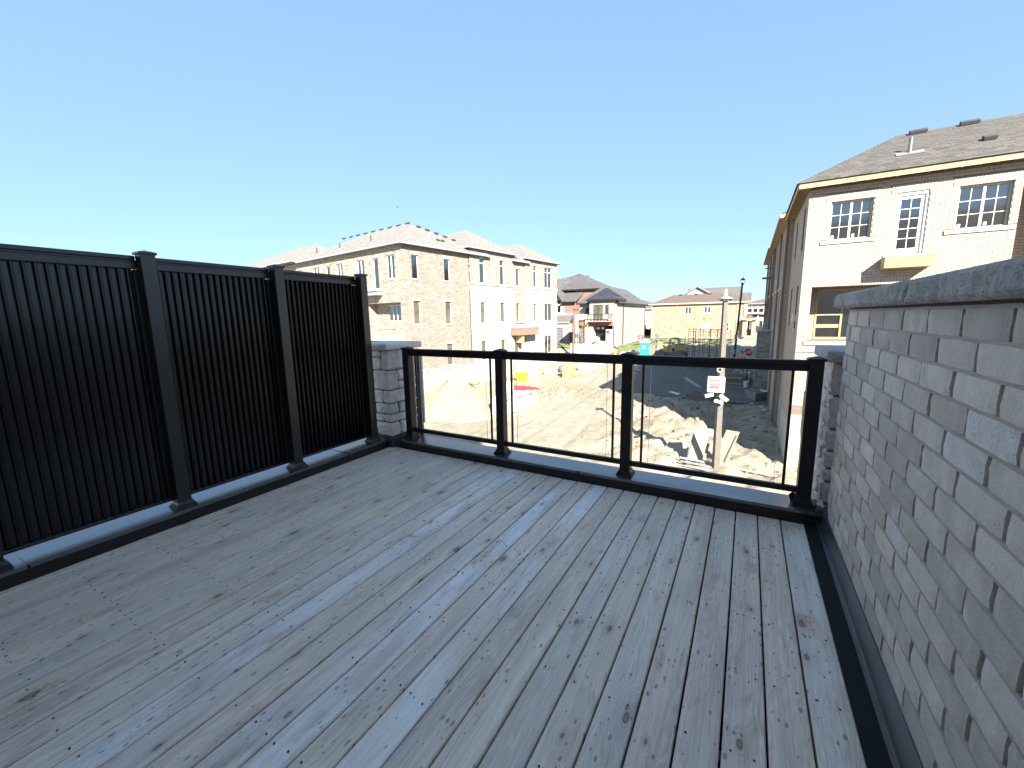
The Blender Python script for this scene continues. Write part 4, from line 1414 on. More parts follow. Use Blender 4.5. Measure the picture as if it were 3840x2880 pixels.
# rear sections of the same terrace
for (ya, yb, xo, ze, zr) in ((22.2, 34.0, 1.05, 6.35, 9.3), (34.0, 46.0, .98, 6.45, 10.2)):
    Fq = Face((xo, ya, 0), (0, 1, 0), (-1, 0, 0))
    L_ = yb - ya
    oo = []
    for yy in (1.6, 3.2, 6.2, 8.0, 10.4):
        for (za, zb) in ((3.9, 5.7), (.8, 2.6)): oo.append((yy, yy + .6, za, zb))
    mb = MB(); wall(mb, Fq, 0, L_, -4.8, ze - .1, oo, .12)
    mb.face([(xo, ya, -4.8), (xo + .4, ya, -4.8), (xo + .4, ya, ze), (xo, ya, ze)], [(0, -4.8), (.4, -4.8), (.4, ze), (0, ze)])
    mb.face([(xo, yb, -4.8), (xo, yb, ze), (xo + 9, yb, ze), (xo + 9, yb, -4.8)], [(0, -4.8), (0, ze), (9, ze), (9, -4.8)])
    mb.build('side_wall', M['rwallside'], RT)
    for o in oo: window(RT, Fq, *o, M['tanframe'], depth=.08)
    for yy in (0, 4.9, L_ - .3):
        mb = MB(); Fq.box(mb, yy, yy + .28, -4.6, ze - .15, -.02, .10); mb.build('pilaster', M['rwallside'], RT)
    mb = MB(); Fq.box(mb, .28, 4.9, 2.78, 2.9, -.02, .06); Fq.box(mb, 5.18, L_ - .3, 2.78, 2.9, -.02, .06); mb.build('stone_band', M['rsill'], RT)
    roof(RT, xo - .45, xo + 9, ya - .3, yb + .3, ze, zr, 'x' if False else 'y', M['rshinglebase'], M['lumber'], M['lumber'])

t = thing('garage_block', 'low grey brick garage block with pale coping beside the shaded townhouse wall', 'garage', (.7, 32, -4.2))
Fg = Face((.22, 31.5, 0), (1, 0, 0), (0, -1, 0)); Fh = Face((.22, 31.5, 0), (0, 1, 0), (-1, 0, 0))
mb = MB(); wall(mb, Fg, 0, 1.0, -4.6, .22); wall(mb, Fh, 0, 2.3, -4.6, .22)
mb.face([(.22, 31.5, .22), (1.22, 31.5, .22), (1.22, 33.8, .22), (.22, 33.8, .22)]); mb.build('wall', M['garagebrick'], t)
mb = MB(); mb.box(.16, 31.44, .222, 1.215, 33.85, .31); mb.build('coping', M['galv'], t)
mb = MB(); mb.box(.17, 31.46, -4.6, .23, 31.52, .2); mb.build('corner_pipe', M['galv'], t)

t = thing('mast_scaffold', 'tall thin lattice mast with plank platforms standing against the shaded townhouse end', 'scaffold mast', (.95, 38, -4))
mb = MB()
for (dx, dy) in ((0, 0), (.30, 0), (.15, .28)): mb.cyl((.62 + dx, 38 + dy, -4.1), (.93 + dx, 38 + dy, 6.2), .03, .03, 6)
mb.build('mast_leg', M['steel'], t)
mb = MB()
for i in range(26):
    z = -3.9 + i * .39; o_ = .62 + .31 * (z + 4.1) / 10.3
    mb.cyl((o_, 38, z), (o_ + .30, 38, z + (.2 if i % 2 else 0)), .016, .016, 5)
mb.build('rung', M['steel'], t, kind='stuff')
for (z, l) in ((4.35, .62), (2.2, .5), (.15, .9), (5.2, .35)):
    mb = MB(); mb.box(.35 if l > .6 else .5, 37.8, z, .4 + l + .35, 38.25, z + (.14 if z == 4.35 else .05)); mb.build('platform', M['greywood'], t)


# ------------------------------------------------------------------ long pale brick terrace on the left
LT = thing('terrace_building', 'long three storey pale brick terrace with grey hip roofs beyond the left fence', 'terrace', (-22.57, 19.34, -4.7), R(82.25), local=True)
dz = 4.7   # local z is measured from the foot
Z = lambda z: z + dz
FR = Face((0, 0, 0), (1, 0, 0), (0, -1, 0)); FL = Face((0, 0, 0), (0, 1, 0), (-1, 0, 0))
wA = [(.9, 1.57, 4.53, 6.29), (4.17, 4.86, 4.55, 6.29), (.9, 1.57, 1.15, 2.92), (4.17, 4.86, 1.1, 2.92), (4.17, 4.9, -2.3, -.54)]
wB = [(8.37, 9.07, 4.62, 6.86), (11.22, 11.9, 4.62, 6.85)]
wBl = [(8.37, 9.08, 1.07, 2.95), (11.2, 11.92, 1.12, 2.96), (8.37, 9.08, -2.3, -.54), (11.22, 11.94, -2.3, -.55)]
wC = [(13.87, 14.45, 4.63, 6.28), (13.87, 14.45, 1.1, 2.94)]
wD = [(16.78, 17.37, 4.66, 6.84), (18.88, 20.42, 4.66, 6.83)]
wDl = [(16.78, 17.37, 1.1, 2.95), (18.87, 20.45, 1.12, 2.95), (18.9, 20.4, -2.45, -.53)]
def zz(l): return [(a, b, Z(c), Z(d)) for a, b, c, d in l]
def sect(F, u0, u1, z0, z1, ops, mat, n=0):
    G = Face(F.O + F.N * n, F.U, F.N)
    mb = MB(); wall(mb, G, u0, u1, Z(z0), Z(z1), zz(ops), .13)
    mb.build('wall', mat, LT)
    for o in zz(ops):
        w_ = o[1] - o[0]; big = (o[3] - o[2]) > 2.0
        window(LT, G, *o, M['tanframe'] if o[3] < Z(3.5) else M['vinyl'], cols=2 if w_ > 1 else 1, transom=(o[3] - .50) if (big and o[3] > Z(6)) else None,
               depth=.10, fw=.05, pane=M['winlit'] if o[3] < Z(3.5) and w_ < 1 else M['win'], sill=.1 if mat != M['lstone'] else .06)
    return G
sect(FR, 0, 7.06, -2.5, 6.95, wA, M['lbrick'])
sect(FR, 7.06, 13.37, 4.6, 7.45, wB, M['lbrick2'], .08)
sect(FR, 7.06, 13.37, -2.5, 4.46, wBl, M['lstone'], .08)
sect(FR, 13.37, 15.32, 1.04, 6.95, wC, M['lstrip'], -.02)
sect(FR, 13.37, 15.32, -2.5, 1.04, [], M['lstone'], .0)
sect(FR, 15.32, 21.45, 4.6, 7.4, wD, M['lbrick2'], .08)
sect(FR, 15.32, 21.45, -2.5, 4.46, wDl, M['lstone'], .08)
mb = MB()
for (a, b) in ((7.0, 13.43), (15.28, 21.52)): FR.box(mb, a, b, Z(4.46), Z(4.6), -.1, .15)
FR.box(mb, 13.30, 15.36, Z(.98), Z(1.08), -.1, .12)
mb.build('stone_band', M['lstonetrim'], LT)
mb = MB(); FR.box(mb, -.02, 21.5, Z(-5.0), Z(-2.5), -.4, .12); FR.box(mb, -.04, 7.06, Z(-2.52), Z(-2.42), -.1, .20); mb.build('foundation', M['lparge'], LT)
mb = MB()
for (u, n) in ((13.37, .08), (15.32, .08)): mb.face([FR.p(u, Z(-2.5), -.05), FR.p(u, Z(7), -.05), FR.p(u, Z(7), n), FR.p(u, Z(-2.5), n)])
mb.face([FR.p(21.45, Z(-2.5), .08), FR.p(21.45, Z(-2.5), -9), FR.p(21.45, Z(7.4), -9), FR.p(21.45, Z(7.4), .08)], [(0, -2.5), (9, -2.5), (9, 7.4), (0, 7.4)])
mb.face([(21.45, 9, 0), (0, 9, 0), (0, 9, Z(7)), (21.45, 9, Z(7))]); mb.build('wall', M['lbrick2'], LT)
# soldier heads over the brick windows
mb = MB()
for (a, b, c, d) in zz(wA): 
    n_ = 9
    for i in range(n_):
        ua = a - .1 + (b - a + .2) * i / n_; FR.box(mb, ua, ua + (b - a + .2) / n_ - .014, d + .015, d + .25, -.02, .018)
mb.build('brick_lintel', M['rbrick'], LT)
# meters, utility box, number
mb = MB(); FR.box(mb, 13.75, 13.95, Z(3.9), Z(4.06), 0, .08); FR.box(mb, 14.15, 14.4, Z(3.86), Z(4.1), 0, .08); mb.build('wall_vent', M['white'], LT)
mb = MB(); FR.box(mb, 15.9, 16.4, Z(-2.2), Z(-1.2), .08, .26); ub = mb.build('meter_panel', M['white'], LT)
mb = MB(); q0 = FR.p(16.15, Z(-1.55), .26); mb.cyl(q0, q0 + Vector((0, -.08, 0)), .09, .09, 12); mb.build('meter', M['steel'], ub)
# canopy with timber look boards over the entrance
can = MB(); FR.box(can, 12.72, 16.15, Z(-.20), Z(.50), .09, 1.08)
co = can.build('canopy', M['lumber'], LT)
co.data.materials.clear(); co.data.materials.append(M['greywood'])
for i in range(5):
    mb = MB(); z0_ = Z(-.20 + i * .14); FR.box(mb, 12.70, 16.17, z0_ + .006, z0_ + .134, 1.081, 1.10); FR.box(mb, 12.70, 12.715, z0_ + .006, z0_ + .134, .12, 1.08); mb.build('cladding_board', plain('canopy_board', (.24, .155, .115), .7, .2, 5, rand=.15) if i == 0 else bpy.data.materials['canopy_board'], co)
mb = MB(); FR.box(mb, 12.68, 16.19, Z(.502), Z(.58), .09, 1.14); mb.build('canopy_roof', M['greyfascia'], co)
mb = MB(); FR.box(mb, 13.0, 13.9, Z(-2.5), Z(-.35), .0, .05); mb.build('entrance_door', M['interior'], LT)
mb = MB(); FR.box(mb, 13.5, 13.85, Z(-.95), Z(-.3), .06, .9); mb.build('timber_hood', M['lumber'], LT)
# left face with pairs of windows, tall doors and the recessed porch
PO = (.39, 4.7, 1.36, 2.82)
lw_ = []
for base in (0, 7.0, 14.0, 21.0):
    lw_ += [(.85 + base, 1.83 + base, 4.55, 6.31), (2.85 + base, 3.6 + base, 3.9, 6.25), (4.7 + base, 5.75 + base, 4.55, 6.3)]
G = FL
mb = MB(); wall(mb, G, 0, 30, Z(-5), Z(6.95), zz(lw_) + [(PO[0], PO[1], Z(PO[2]), Z(PO[3]), .9)], .13); mb.build('wall', M['lbrick2'], LT)
for i, o in enumerate(zz(lw_)):
    window(LT, G, *o, M['vinyl'], cols=2 if o[1] - o[0] > .9 else 1, depth=.09, fw=.07, sill=.08)
Gp = Face((.9, 0, 0), (0, 1, 0), (-1, 0, 0))
mb = MB(); wall(mb, Gp, .39, 4.7, Z(1.36), Z(2.82), [(1.0, 3.2, Z(1.4), Z(2.7))], .1); mb.build('wall', M['lbrick2'], LT)
window(LT, Gp, 1.0, 3.2, Z(1.4), Z(2.7), M['tanframe'], cols=4, depth=.05, fw=.07)
for base in (0, 7.0, 14.0):
    mb = MB(); G.box(mb, 2.5 + base, 4.75 + base, Z(3.42), Z(3.82), .005, .62); G.box(mb, 2.44 + base, 4.81 + base, Z(3.70), Z(3.86), .006, .70)
    mb.build('balcony_ledge', M['greyfascia'], LT)
mb = MB(); G.box(mb, .35, 4.8, Z(.0), Z(.22), .0, 1.1); mb.build('porch_slab', M['lstonetrim'], LT)
mb = MB(); G.box(mb, 1.1, 3.35, Z(.88), Z(.98), .0, .08); mb.build('stone_sill', M['lstonetrim'], LT)
# roofs
r1, f1 = roof(LT, -.42, 9.6, -.42, 15.1, Z(7.08), Z(9.75), 'y', M['lshingle'], M['greyfascia'], fh=.16)
r2, f2 = roof(LT, -.75, 9.9, 15.1, 31, Z(7.22), Z(9.9), 'y', M['lshingle'], M['greyfascia'], fh=.16)
r3, f3 = roof(LT, 6.7, 13.75, -.42, 9.4, Z(7.62), Z(9.8), 'y', M['lshingle'], M['greyfascia'], fh=.17)
r4, f4 = roof(LT, 13.0, 15.9, -.38, 6, Z(7.08), Z(7.95), 'y', M['lshingle'], M['greyfascia'], fh=.16)
r5, f5 = roof(LT, 15.0, 21.95, -.42, 9.4, Z(7.52), Z(9.55), 'y', M['lshingle'], M['greyfascia'], fh=.17)
p, q, r, s, e, up = f1[2]     # slope facing the deck (x0 side): runs along local y
Hs = 5.7
for i in range(9):
    vent_box(LT, (4.35, 4.6 + i * 1.25 - .1, Z(9.6)), (0, 1, 0), Vector((5.0, 0, 2.67)).normalized(), .45)
for i in range(5):
    vent_box(LT, (5.0 + i * .55, 3.75 - i * .50, Z(7.10 + (4.17 - i * .50) * .533)), (1, 0, 0), Vector((0, 5.0, 2.67)).normalized(), .38)
for (xx, n_) in ((4.6, 0), (5.1, 0)): vent_box(LT, (xx, .95, Z(7.82)), (1, 0, 0), Vector((0, 5, 2.67)).normalized(), .28)
for yy in (5.3, 10.0, 14.0): stack_pipe(LT, (1.2, yy, Z(7.95)), .4, .06)
mb = MB(); FR.box(mb, 1.1, 1.15, Z(-4.7), Z(-2.6), .13, .2); mb.build('corner_post', M['greywood'], LT)

# farther roofs past the terrace
t = thing('red_roofed_house', 'distant house with red brown roof just above the privacy fence', 'house', (-62, 36, -4))
roof(t, -70, -52, 34, 46, 8.1, 11.4, 'x', M['redshingle'], M['greyfascia'])
mb = MB(); Fq = Face((-69.5, 34.5, 0), (1, 0, 0), (0, -1, 0)); wall(mb, Fq, 0, 17, -4, 8); Fq = Face((-52.5, 34.5, 0), (0, 1, 0), (1, 0, 0)); wall(mb, Fq, 0, 11, -4, 8); mb.build('wall', M['lbrick2'], t)


# ------------------------------------------------------------------ corner house with the dark metal roof
MT = thing('corner_house', 'beige two storey corner house with dark metal bay roof and small balcony', 'house', (-18, 55, -2.6))
X0, X1 = -20.94, -15.68
Ff = Face((X0, 50, 0), (1, 0, 0), (0, -1, 0)); Fr = Face((X1, 50, 0), (0, 1, 0), (1, 0, 0))
u = lambda x: x - X0
Fl = Face((X0, 51.6, 0), (1, 0, 0), (0, -1, 0))
mb = MB()
wall(mb, Fl, 0, 1.97, 1.0, 3.2, [(.87, 1.85, 1.82, 2.72)])
bay_ops = [(u(-18.44), u(-17.15), .99, 2.98), (u(-16.83), u(-16.38), 1.76, 2.97)]
wall(mb, Ff, u(-18.97), u(X1), .83, 3.5, bay_ops, .1)
rops = [(2.57, 2.8, -1.1, .43)]
wall(mb, Fr, 0, 4.45, -2.6, 3.5, rops, .1)
Fr2 = Face((X1 - .02, 54.45, 0), (0, 1, 0), (1, 0, 0))
sops = [(4.66, 4.92, 1.93, 2.95), (6.5, 6.8, 1.93, 2.96), (4.9, 5.3, -1.5, .4)]
wall(mb, Fr2, 0, 14.1, -2.6, 3.2, sops, .1)
mb.face([(-18.97, 50, 1.0), (-18.97, 51.6, 1.0), (-18.97, 51.6, 3.5), (-18.97, 50, 3.5)][::-1], [(0, 1), (1.6, 1), (1.6, 3.5), (0, 3.5)])
mb.face([(X0, 51.6, -2.6), (X0, 68.5, -2.6), (X0, 68.5, 3.2), (X0, 51.6, 3.2)][::-1], [(0, -2.6), (17, -2.6), (17, 3.2), (0, 3.2)])
mb.face([(X0, 68.5, -2.6), (X1, 68.5, -2.6), (X1, 68.5, 3.2), (X0, 68.5, 3.2)], [(0, -2.6), (5, -2.6), (5, 3.2), (0, 3.2)])
mb.build('wall', M['mbrick'], MT)
window(MT, Fl, .87, 1.85, 1.82, 2.72, M['blackframe'], cols=2, depth=.05)
window(MT, Ff, *bay_ops[0], M['blackframe'], cols=2, depth=.05, pane=M['winlit'])
window(MT, Ff, *bay_ops[1], M['blackframe'], depth=.05)
window(MT, Fr, *rops[0], M['blackframe'], depth=.05)
for o in sops: window(MT, Fr2, *o, M['blackframe'], depth=.05, transom=o[3] - .5 if o[3] < 1 else None)
# stucco surround of porch and garage
mb = MB()
Ff.box(mb, u(-20.93), u(-18.985), 1.03, 1.80, -1.6, .06)
Ff.box(mb, u(-20.93), u(-20.57), -2.3, 1.028, -.8, .05)
Ff.box(mb, u(-19.56), u(-18.45), -2.3, 1.028, -1.2, .05)
Ff.box(mb, u(-16.67), u(-15.30), -2.4, -.22, -.9, .05)
Ff.box(mb, u(-15.76), u(-15.30), -.218, 1.80, -.5, .05)
Ff.box(mb, u(-18.46), u(-16.66), -2.4, -1.78, -1.2, .05)
mb.build('stucco_surround', M['mstucco'], MT)
mb = MB()
Ff.box(mb, u(-19.0), u(-15.74), .26, .80, .055, .12); Ff.box(mb, u(-20.56), u(-19.57), .30, .85, -.2, -.1)
mb.build('red_fascia', M['rust'], MT)
mb = MB(); Ff.box(mb, u(-18.97), u(-15.77), .80, .85, -.2, .9); mb.build('balcony_floor', M['cream'], MT)
rl = MB()
for x in (-18.95, -18.05, -17.15, -16.2, -15.82): Ff.box(rl, u(x), u(x) + .07, .85, 1.78, .80, .86)
Ff.box(rl, u(-18.95), u(-15.78), 1.73, 1.80, .795, .87); Ff.box(rl, u(-18.95), u(-15.78), .90, .95, .80, .86)
for x in (-18.95, -15.82):
    for zz_ in (1.75, .90): Ff.box(rl, u(x), u(x) + .04, zz_, zz_ + .045, .05, .79)
rl = rl.build('balcony_railing', M['blackframe'], MT)
mb = MB(); Ff.box(mb, u(-18.45), u(-16.67), -1.78, .255, -1.25, -1.2); mb.build('porch_back', M['blackframe'], MT)
for i, x in enumerate((-18.42, -17.77)):
    mb = MB(); Ff.box(mb, u(x), u(x) + .62, -1.77, .20, -1.2, -1.15); dr = mb.build('front_door', M['blackframe'], MT)
    mb = MB(); Ff.box(mb, u(x) + .1, u(x) + .52, -.25, .08, -1.15, -1.13); mb.build('door_light', M['vinyl'], dr)
mb = MB(); Ff.box(mb, u(-20.57), u(-19.57), -2.3, .30, -.45, -.4); gd = mb.build('garage_door', M['blackframe'], MT)
mb = MB()
for i in range(4): Ff.box(mb, u(-20.55), u(-19.59), -2.25 + i * .55, -1.74 + i * .55, -.4, -.375)
mb.build('door_panel', M['steel'], gd)
mb = MB(); Ff.box(mb, u(-16.6), u(-16.2), -.75, -.35, .051, .08); mb.build('red_notice', M['red'], MT)
for (x, y, z0_, z1_) in ((-15.62, 49.93, -2.4, .28), (-15.60, 54.5, -2.5, 3.4), (-15.64, 68.5, -2.5, 3.1)):
    mb = MB(); mb.cyl((x, y, z0_), (x, y, z1_), .05, .05, 8); mb.build('downpipe', M['blackframe'], MT)
mb = MB(); mb.box(X0 - .02, 50.0, -3.4, X1 + .03, 68.52, -2.35); mb.build('foundation', M['lparge'], MT)
roof(MT, -21.35, -15.2, 51.1, 69.0, 3.28, 5.78, 'y', M['mshingle'], M['blackframe'], fh=.13)
mr, mf = roof(MT, -19.36, -15.22, 49.6, 54.8, 3.66, 5.25, 'y', M['mmetal'], M['blackframe'], fh=.16)
mb = MB()
for k, fcc in enumerate(mf):
    p, q, r, s, e, up = fcc
    Lf = (q - p).length; n = e.cross(up).normalized(); n = n if n.z > 0 else -n
    for i in range(1, int(Lf / .42)):
        uu = i * .42
        ul = (s - p).dot(e); ur = (r - p).dot(e); H_ = (r - p).dot(up)
        if uu < ul: v = H_ * uu / ul
        elif uu > ur: v = H_ * (Lf - uu) / (Lf - ur)
        else: v = H_
        if v > .1: mb.bar(p + e * uu + n * .02, p + e * uu + up * v + n * .02, .03, .04, up=n)
mb.build('standing_seam', M['mmetal'], mr)
mb = MB()
for k in (0, 3):
    p, q, r, s, e, up = mf[k]
    n = e.cross(up).normalized(); n = n if n.z > 0 else -n
    Lf = (q - p).length
    i = .3
    while i < Lf - .3:
        c = p + e * i + up * .32 + n * .05; mb.bar(c - e * .04, c + e * .04, .05, .05, up=n); i += .42
mb.build('snow_guard', M['galv'], mr)
for y in (59, 60.6, 64.5): stack_pipe(MT, (-16.5, y, 4.3), .35, .06)

# ------------------------------------------------------------------ red brick house behind
RD = thing('red_brick_house', 'red brick house with steep grey hip roof partly behind the pale terrace', 'house', (-27, 64, -2.8))
Fq = Face((-33, 62, 0), (1, 0, 0), (0, -1, 0))
v = lambda x: x + 33
mb = MB(); wall(mb, Fq, 0, v(-25.55), -2.8, 3.9, [(v(-28.95), v(-28.1), 2.1, 4.0), (v(-27.9), v(-27.5), 2.1, 3.4)], .1)
Fq2 = Face((-26.1, 63.5, 0), (1, 0, 0), (0, -1, 0)); wall(mb, Fq2, 0, 4.3, -2.8, 5.9)
Fq3 = Face((-21.8, 63.5, 0), (0, 1, 0), (1, 0, 0)); wall(mb, Fq3, 0, 12, -2.8, 5.9)
# gables
mb.face([(-33, 61.99, 3.9), (-27.8, 61.99, 3.9), (-30.4, 61.99, 7.4)], [(0, 0), (5.2, 0), (2.6, 3.5)])
mb.build('wall', M['redbrick'], RD)
window(RD, Fq, v(-28.95), v(-28.1), 2.1, 4.0, M['vinyl'], depth=.04, fw=.12)
window(RD, Fq, v(-27.9), v(-27.5), 2.1, 3.4, M['vinyl'], depth=.04, fw=.1)
mb = MB(); mb.cyl((-28.53, 62.0, 4.0), (-28.53, 61.93, 4.0), .55, .55, 16); aw = mb.build('arch_window', M['vinyl'], RD)
mb = MB(); mb.cyl((-28.53, 61.93, 4.0), (-28.53, 61.90, 4.0), .35, .35, 16); mb.build('pane', M['win'], aw)
roof(RD, -34, -21.4, 63.0, 76, 6.05, 9.3, 'x', M['mshingle'], M['blackframe'], fh=.2)
mb = MB()
# cross gable roof reaching forward and down to the low eave
mb.face([(-27.7, 61.5, 3.95), (-25.3, 61.5, 3.95), (-24.2, 64.5, 6.2), (-24.9, 67, 8.6), (-28.6, 67, 8.6)], [(0, 0), (2.4, 0), (3.6, 4), (3, 7), (-1, 7)])
mb.face([(-27.7, 61.5, 3.95), (-28.6, 67, 8.6), (-30.4, 61.5, 7.45)], [(0, 0), (5, 5), (0, 5)])
mb.build('cross_roof', M['mshingle'], RD, fix=False)
mb = MB(); mb.bar((-27.8, 61.4, 3.93), (-25.2, 61.4, 3.93), .1, .14); mb.bar((-27.7, 61.45, 3.9), (-30.4, 61.45, 7.4), .12, .16); mb.build('gutter', M['blackframe'], RD)
mb = MB(); mb.box(-33, 60.6, -2.8, -26.15, 62, .62); mb.build('garage_front', M['mbrick'], RD)
mb = MB(); mb.face([(-33.2, 60.3, .66), (-25.9, 60.3, .66), (-25.9, 61.99, 1.85), (-33.2, 61.99, 1.85)], [(0, 0), (7, 0), (7, 2), (0, 2)]); mb.face([(-25.9, 60.3, .66), (-25.9, 61.99, .66), (-25.9, 61.99, 1.85)]); mb.build('garage_roof', M['b2shingle'], RD)
mb = MB(); mb.box(-33, 61.93, 1.85, -26.0, 61.99, 2.08); mb.box(-33.2, 60.28, .52, -25.9, 60.36, .65); mb.build('trim', M['vinyl'], RD)
gd = MB(); gd.box(-28.95, 60.55, -2.8, -27.25, 60.59, -.3); gd = gd.build('garage_door', M['blackframe'], RD)
mb = MB()
for i in range(5): mb.box(-28.9, 60.52, -2.75 + i * .48, -27.3, 60.55, -2.32 + i * .48)
mb.build('door_panel', M['steel'], gd)
stack_pipe(RD, (-27.6, 64.3, 6.4), .5, .07)

# ------------------------------------------------------------------ wide tan brick house
BT = thing('tan_brick_house', 'wide tan mottled brick house with brown roof and white gable behind the scaffolding', 'house', (-8, 76, -2.5))
k_ = 76.445 / 57.745
bx = lambda x: -.4432 + (x + .4432) * k_
bz = lambda z: 1.5176 + (z - 1.5176) * k_
F = Face((bx(-11.75), 73, 0), (1, 0, 0), (0, -1, 0))
bu = lambda x: bx(x) - bx(-11.75)
ops = [(bu(-7.62), bu(-6.86), bz(1.56), bz(2.50)), (bu(-5.40), bu(-4.59), bz(1.63), bz(2.5)), (bu(-5.40), bu(-4.59), bz(-.40), bz(.48)), (bu(-2.88), bu(-2.45), bz(-.6), bz(.48))]
WL = bu(-.70)
mb = MB(); wall(mb, F, 0, WL, -2.9, 3.3, ops, .1)
Fr_ = Face(F.p(WL, 0), (0, 1, 0), (1, 0, 0)); Fl_ = Face(F.p(0, 0), (0, 1, 0), (-1, 0, 0))
wall(mb, Fr_, 0, 11, -2.9, 3.3); wall(mb, Fl_, 0, 11, -2.9, 3.3)
mb.build('wall', M['bbrick'], BT)
for i, o in enumerate(ops): window(BT, F, *o, M['cream'] if i == 0 else M['vinyl'], cols=2 if i < 3 else 1, depth=.03, fw=.09, transom=(o[2] + o[3]) / 2 if i >= 2 else None, sill=.05, pane=M['win'] if i != 2 else M['vinyl'])
for (a, b, c, d) in ((WL - 1.35, WL - 1.2, -2.2, .09), (WL - .35, WL + .1, 1.2, .10), (0, .1, -2.2, .09)):
    mb = MB(); F.box(mb, a, b, c, 3.2, 0, d); mb.build('cream_trim', M['cream'], BT)
mb = MB(); F.box(mb, bu(-5.42), bu(-5.24), bz(.87), bz(1.0), 0, .06); mb.build('wall_vent', M['darkvent'], BT)
mb = MB(); F.box(mb, -.02, WL + .02, -3.2, -2.25, -.4, .04); mb.build('foundation', M['lparge'], BT)
roof(BT, bx(-12.0), bx(-.35), 72.6, 79.4, 3.46, 5.0, 'x', M['bshingle'], M['cream'], fh=.2)
for x in (-8.5, -6.6, -4.9): vent_box(BT, (bx(x), 75.6, 4.87), (1, 0, 0), Vector((0, 1, .45)).normalized(), .5)
k2 = 83.445 / 57.745
cx = lambda x: -.4432 + (x + .4432) * k2
cz = lambda z: 1.5176 + (z - 1.5176) * k2
mb = MB(); A, B, C = Vector((cx(-8.2), 80, cz(3.7))), Vector((cx(-4.3), 80, cz(3.7))), Vector((cx(-6.25), 80, cz(4.95)))
mb.face([A, B, C]); mb.build('white_gable', M['siding'], BT)
mb = MB()
for (p, q) in ((A + Vector((-.35, 0, -.1)), C), (B + Vector((.35, 0, -.1)), C)):
    p2, q2 = p + Vector((0, 0, .12)), q + Vector((0, 0, .12))
    mb.face([p2 + Vector((0, -.4, 0)), q2 + Vector((0, -.4, 0)), q2 + Vector((0, 9, 0)), p2 + Vector((0, 9, 0))], [(0, 0), (3, 0), (3, 9), (0, 9)])
mb.build('gable_roof', M['b2shingle'], BT)
mb = MB()
for (p, q) in ((A + Vector((-.35, -.4, -.05)), C + Vector((0, -.4, .05))), (B + Vector((.35, -.4, -.05)), C + Vector((0, -.4, .05)))): mb.bar(p, q, .06, .2)
mb.build('barge_board', M['galv'], BT)
roof(BT, -11, bx(-1.45), 79.6, 90, 4.2, 6.5, 'x', M['b2shingle'], M['cream'], gable=(True, True), name='rear_roof')
roof(BT, -6, bx(-.25), 79.5, 88, 3.6, 5.3, 'x', M['b2shingle'], M['cream'], gable=(True, True), name='rear_roof')
# porch on the right end
mb = MB()
for x in (bx(-.80), bx(.15)): mb.box(x - .28, 72.4, -2.2, x + .28, 72.95, .48)
mb.build('porch_column', M['bbrick'], BT)
roof(BT, bx(-1.05), bx(.50), 72.0, 75.5, .66, 1.25, 'y', M['b2shingle'], M['cream'], fh=.16, name='porch_roof')
mb = MB(); mb.box(bx(-.5), 73.5, -2.0, bx(.0), 73.6, .4); mb.build('porch_door', M['interior'], BT)
mb = MB(); mb.box(bx(-.32), 72.9, -1.0, bx(-.1), 73.0, .4); mb.build('porch_panel', M['vinyl'], BT)

# farther buildings
t = thing('beige_house', 'distant beige house seen in the gap between corner house and tan house', 'house', (-20, 92, -3))
mb = MB(); Fq = Face((-24, 90, 0), (1, 0, 0), (0, -1, 0)); wall(mb, Fq, 0, 5.2, -3, 3.7, [(4.2, 4.7, .5, 1.9)], .1); Fq = Face((-18.8, 90, 0), (0, 1, 0), (1, 0, 0)); wall(mb, Fq, 0, 9, -3, 3.7); mb.build('wall', M['beige'], t)
roof(t, -24.4, -18.6, 89.6, 99, 3.85, 5.0, 'y', M['b2shingle'], M['cream'])
mb = MB(); mb.box(-20.6, 88.6, -3, -18.4, 90, 2.9); mb.build('side_wing', M['beige'], t)
roof(t, -20.9, -18.1, 88.2, 90.1, 2.95, 3.5, 'x', M['b2shingle'], M['cream'], name='wing_roof')
t = thing('hedge', 'dark green hedge in the gap behind the corner house', 'hedge', (-17, 84, -2.6))
mb = MB(); hq = random.Random(9)
for _ in range(2600):
    c = Vector((hq.uniform(-19.8, -16.6), hq.uniform(83, 84.6), -2.6 + hq.uniform(0, 1.3)))
    d1 = Vector((hq.uniform(-1, 1), hq.uniform(-1, 1), hq.uniform(-1, 1))).normalized() * .09; d2 = d1.cross(Vector((hq.uniform(-1, 1), hq.uniform(-1, 1), 1))).normalized() * .07
    mb.face([c - d1 - d2, c + d1 - d2, c + d1 + d2, c - d1 + d2])
mb.build('foliage', plain('hedge_leaf', (.035, .065, .02), .8, .4, 3), t, fix=False, kind='stuff')

t = thing('white_terrace', 'distant white terrace with dark windows and grey roof between tan house and townhouse', 'terrace', (4, 130, -3))
Fq = Face((-1.2, 130, 0), (1, 0, 0), (0, -1, 0))
ops = []
for i in range(5):
    ops += [(1.35 + i * 1.45, 2.35 + i * 1.45, 1.85, 2.75), (1.35 + i * 1.45 + 1.0, 2.4 + i * 1.45 + 1.2 - .2, .45, 1.2)]
ops = [(a, b, c, d) for a, b, c, d in ops if b < 9]
ops = [(.45 + i * 1.35, 1.40 + i * 1.35, 1.85, 2.78) for i in range(6)] + [(1.55 + i * 1.6, 2.85 + i * 1.6, .45, 1.22) for i in range(4)] + [(1.2 + i * 2.2, 2.0 + i * 2.2, -2.0, -.6) for i in range(3)]
mb = MB(); wall(mb, Fq, 0, 9, -3, 4.05, ops, .15); Fw = Face((-1.2, 130, 0), (0, 1, 0), (-1, 0, 0)); wall(mb, Fw, 0, 10, -3, 4.05); mb.build('wall', M['siding'], t)
for o in ops: window(t, Fq, *o, M['blackframe'], cols=2, depth=.05)
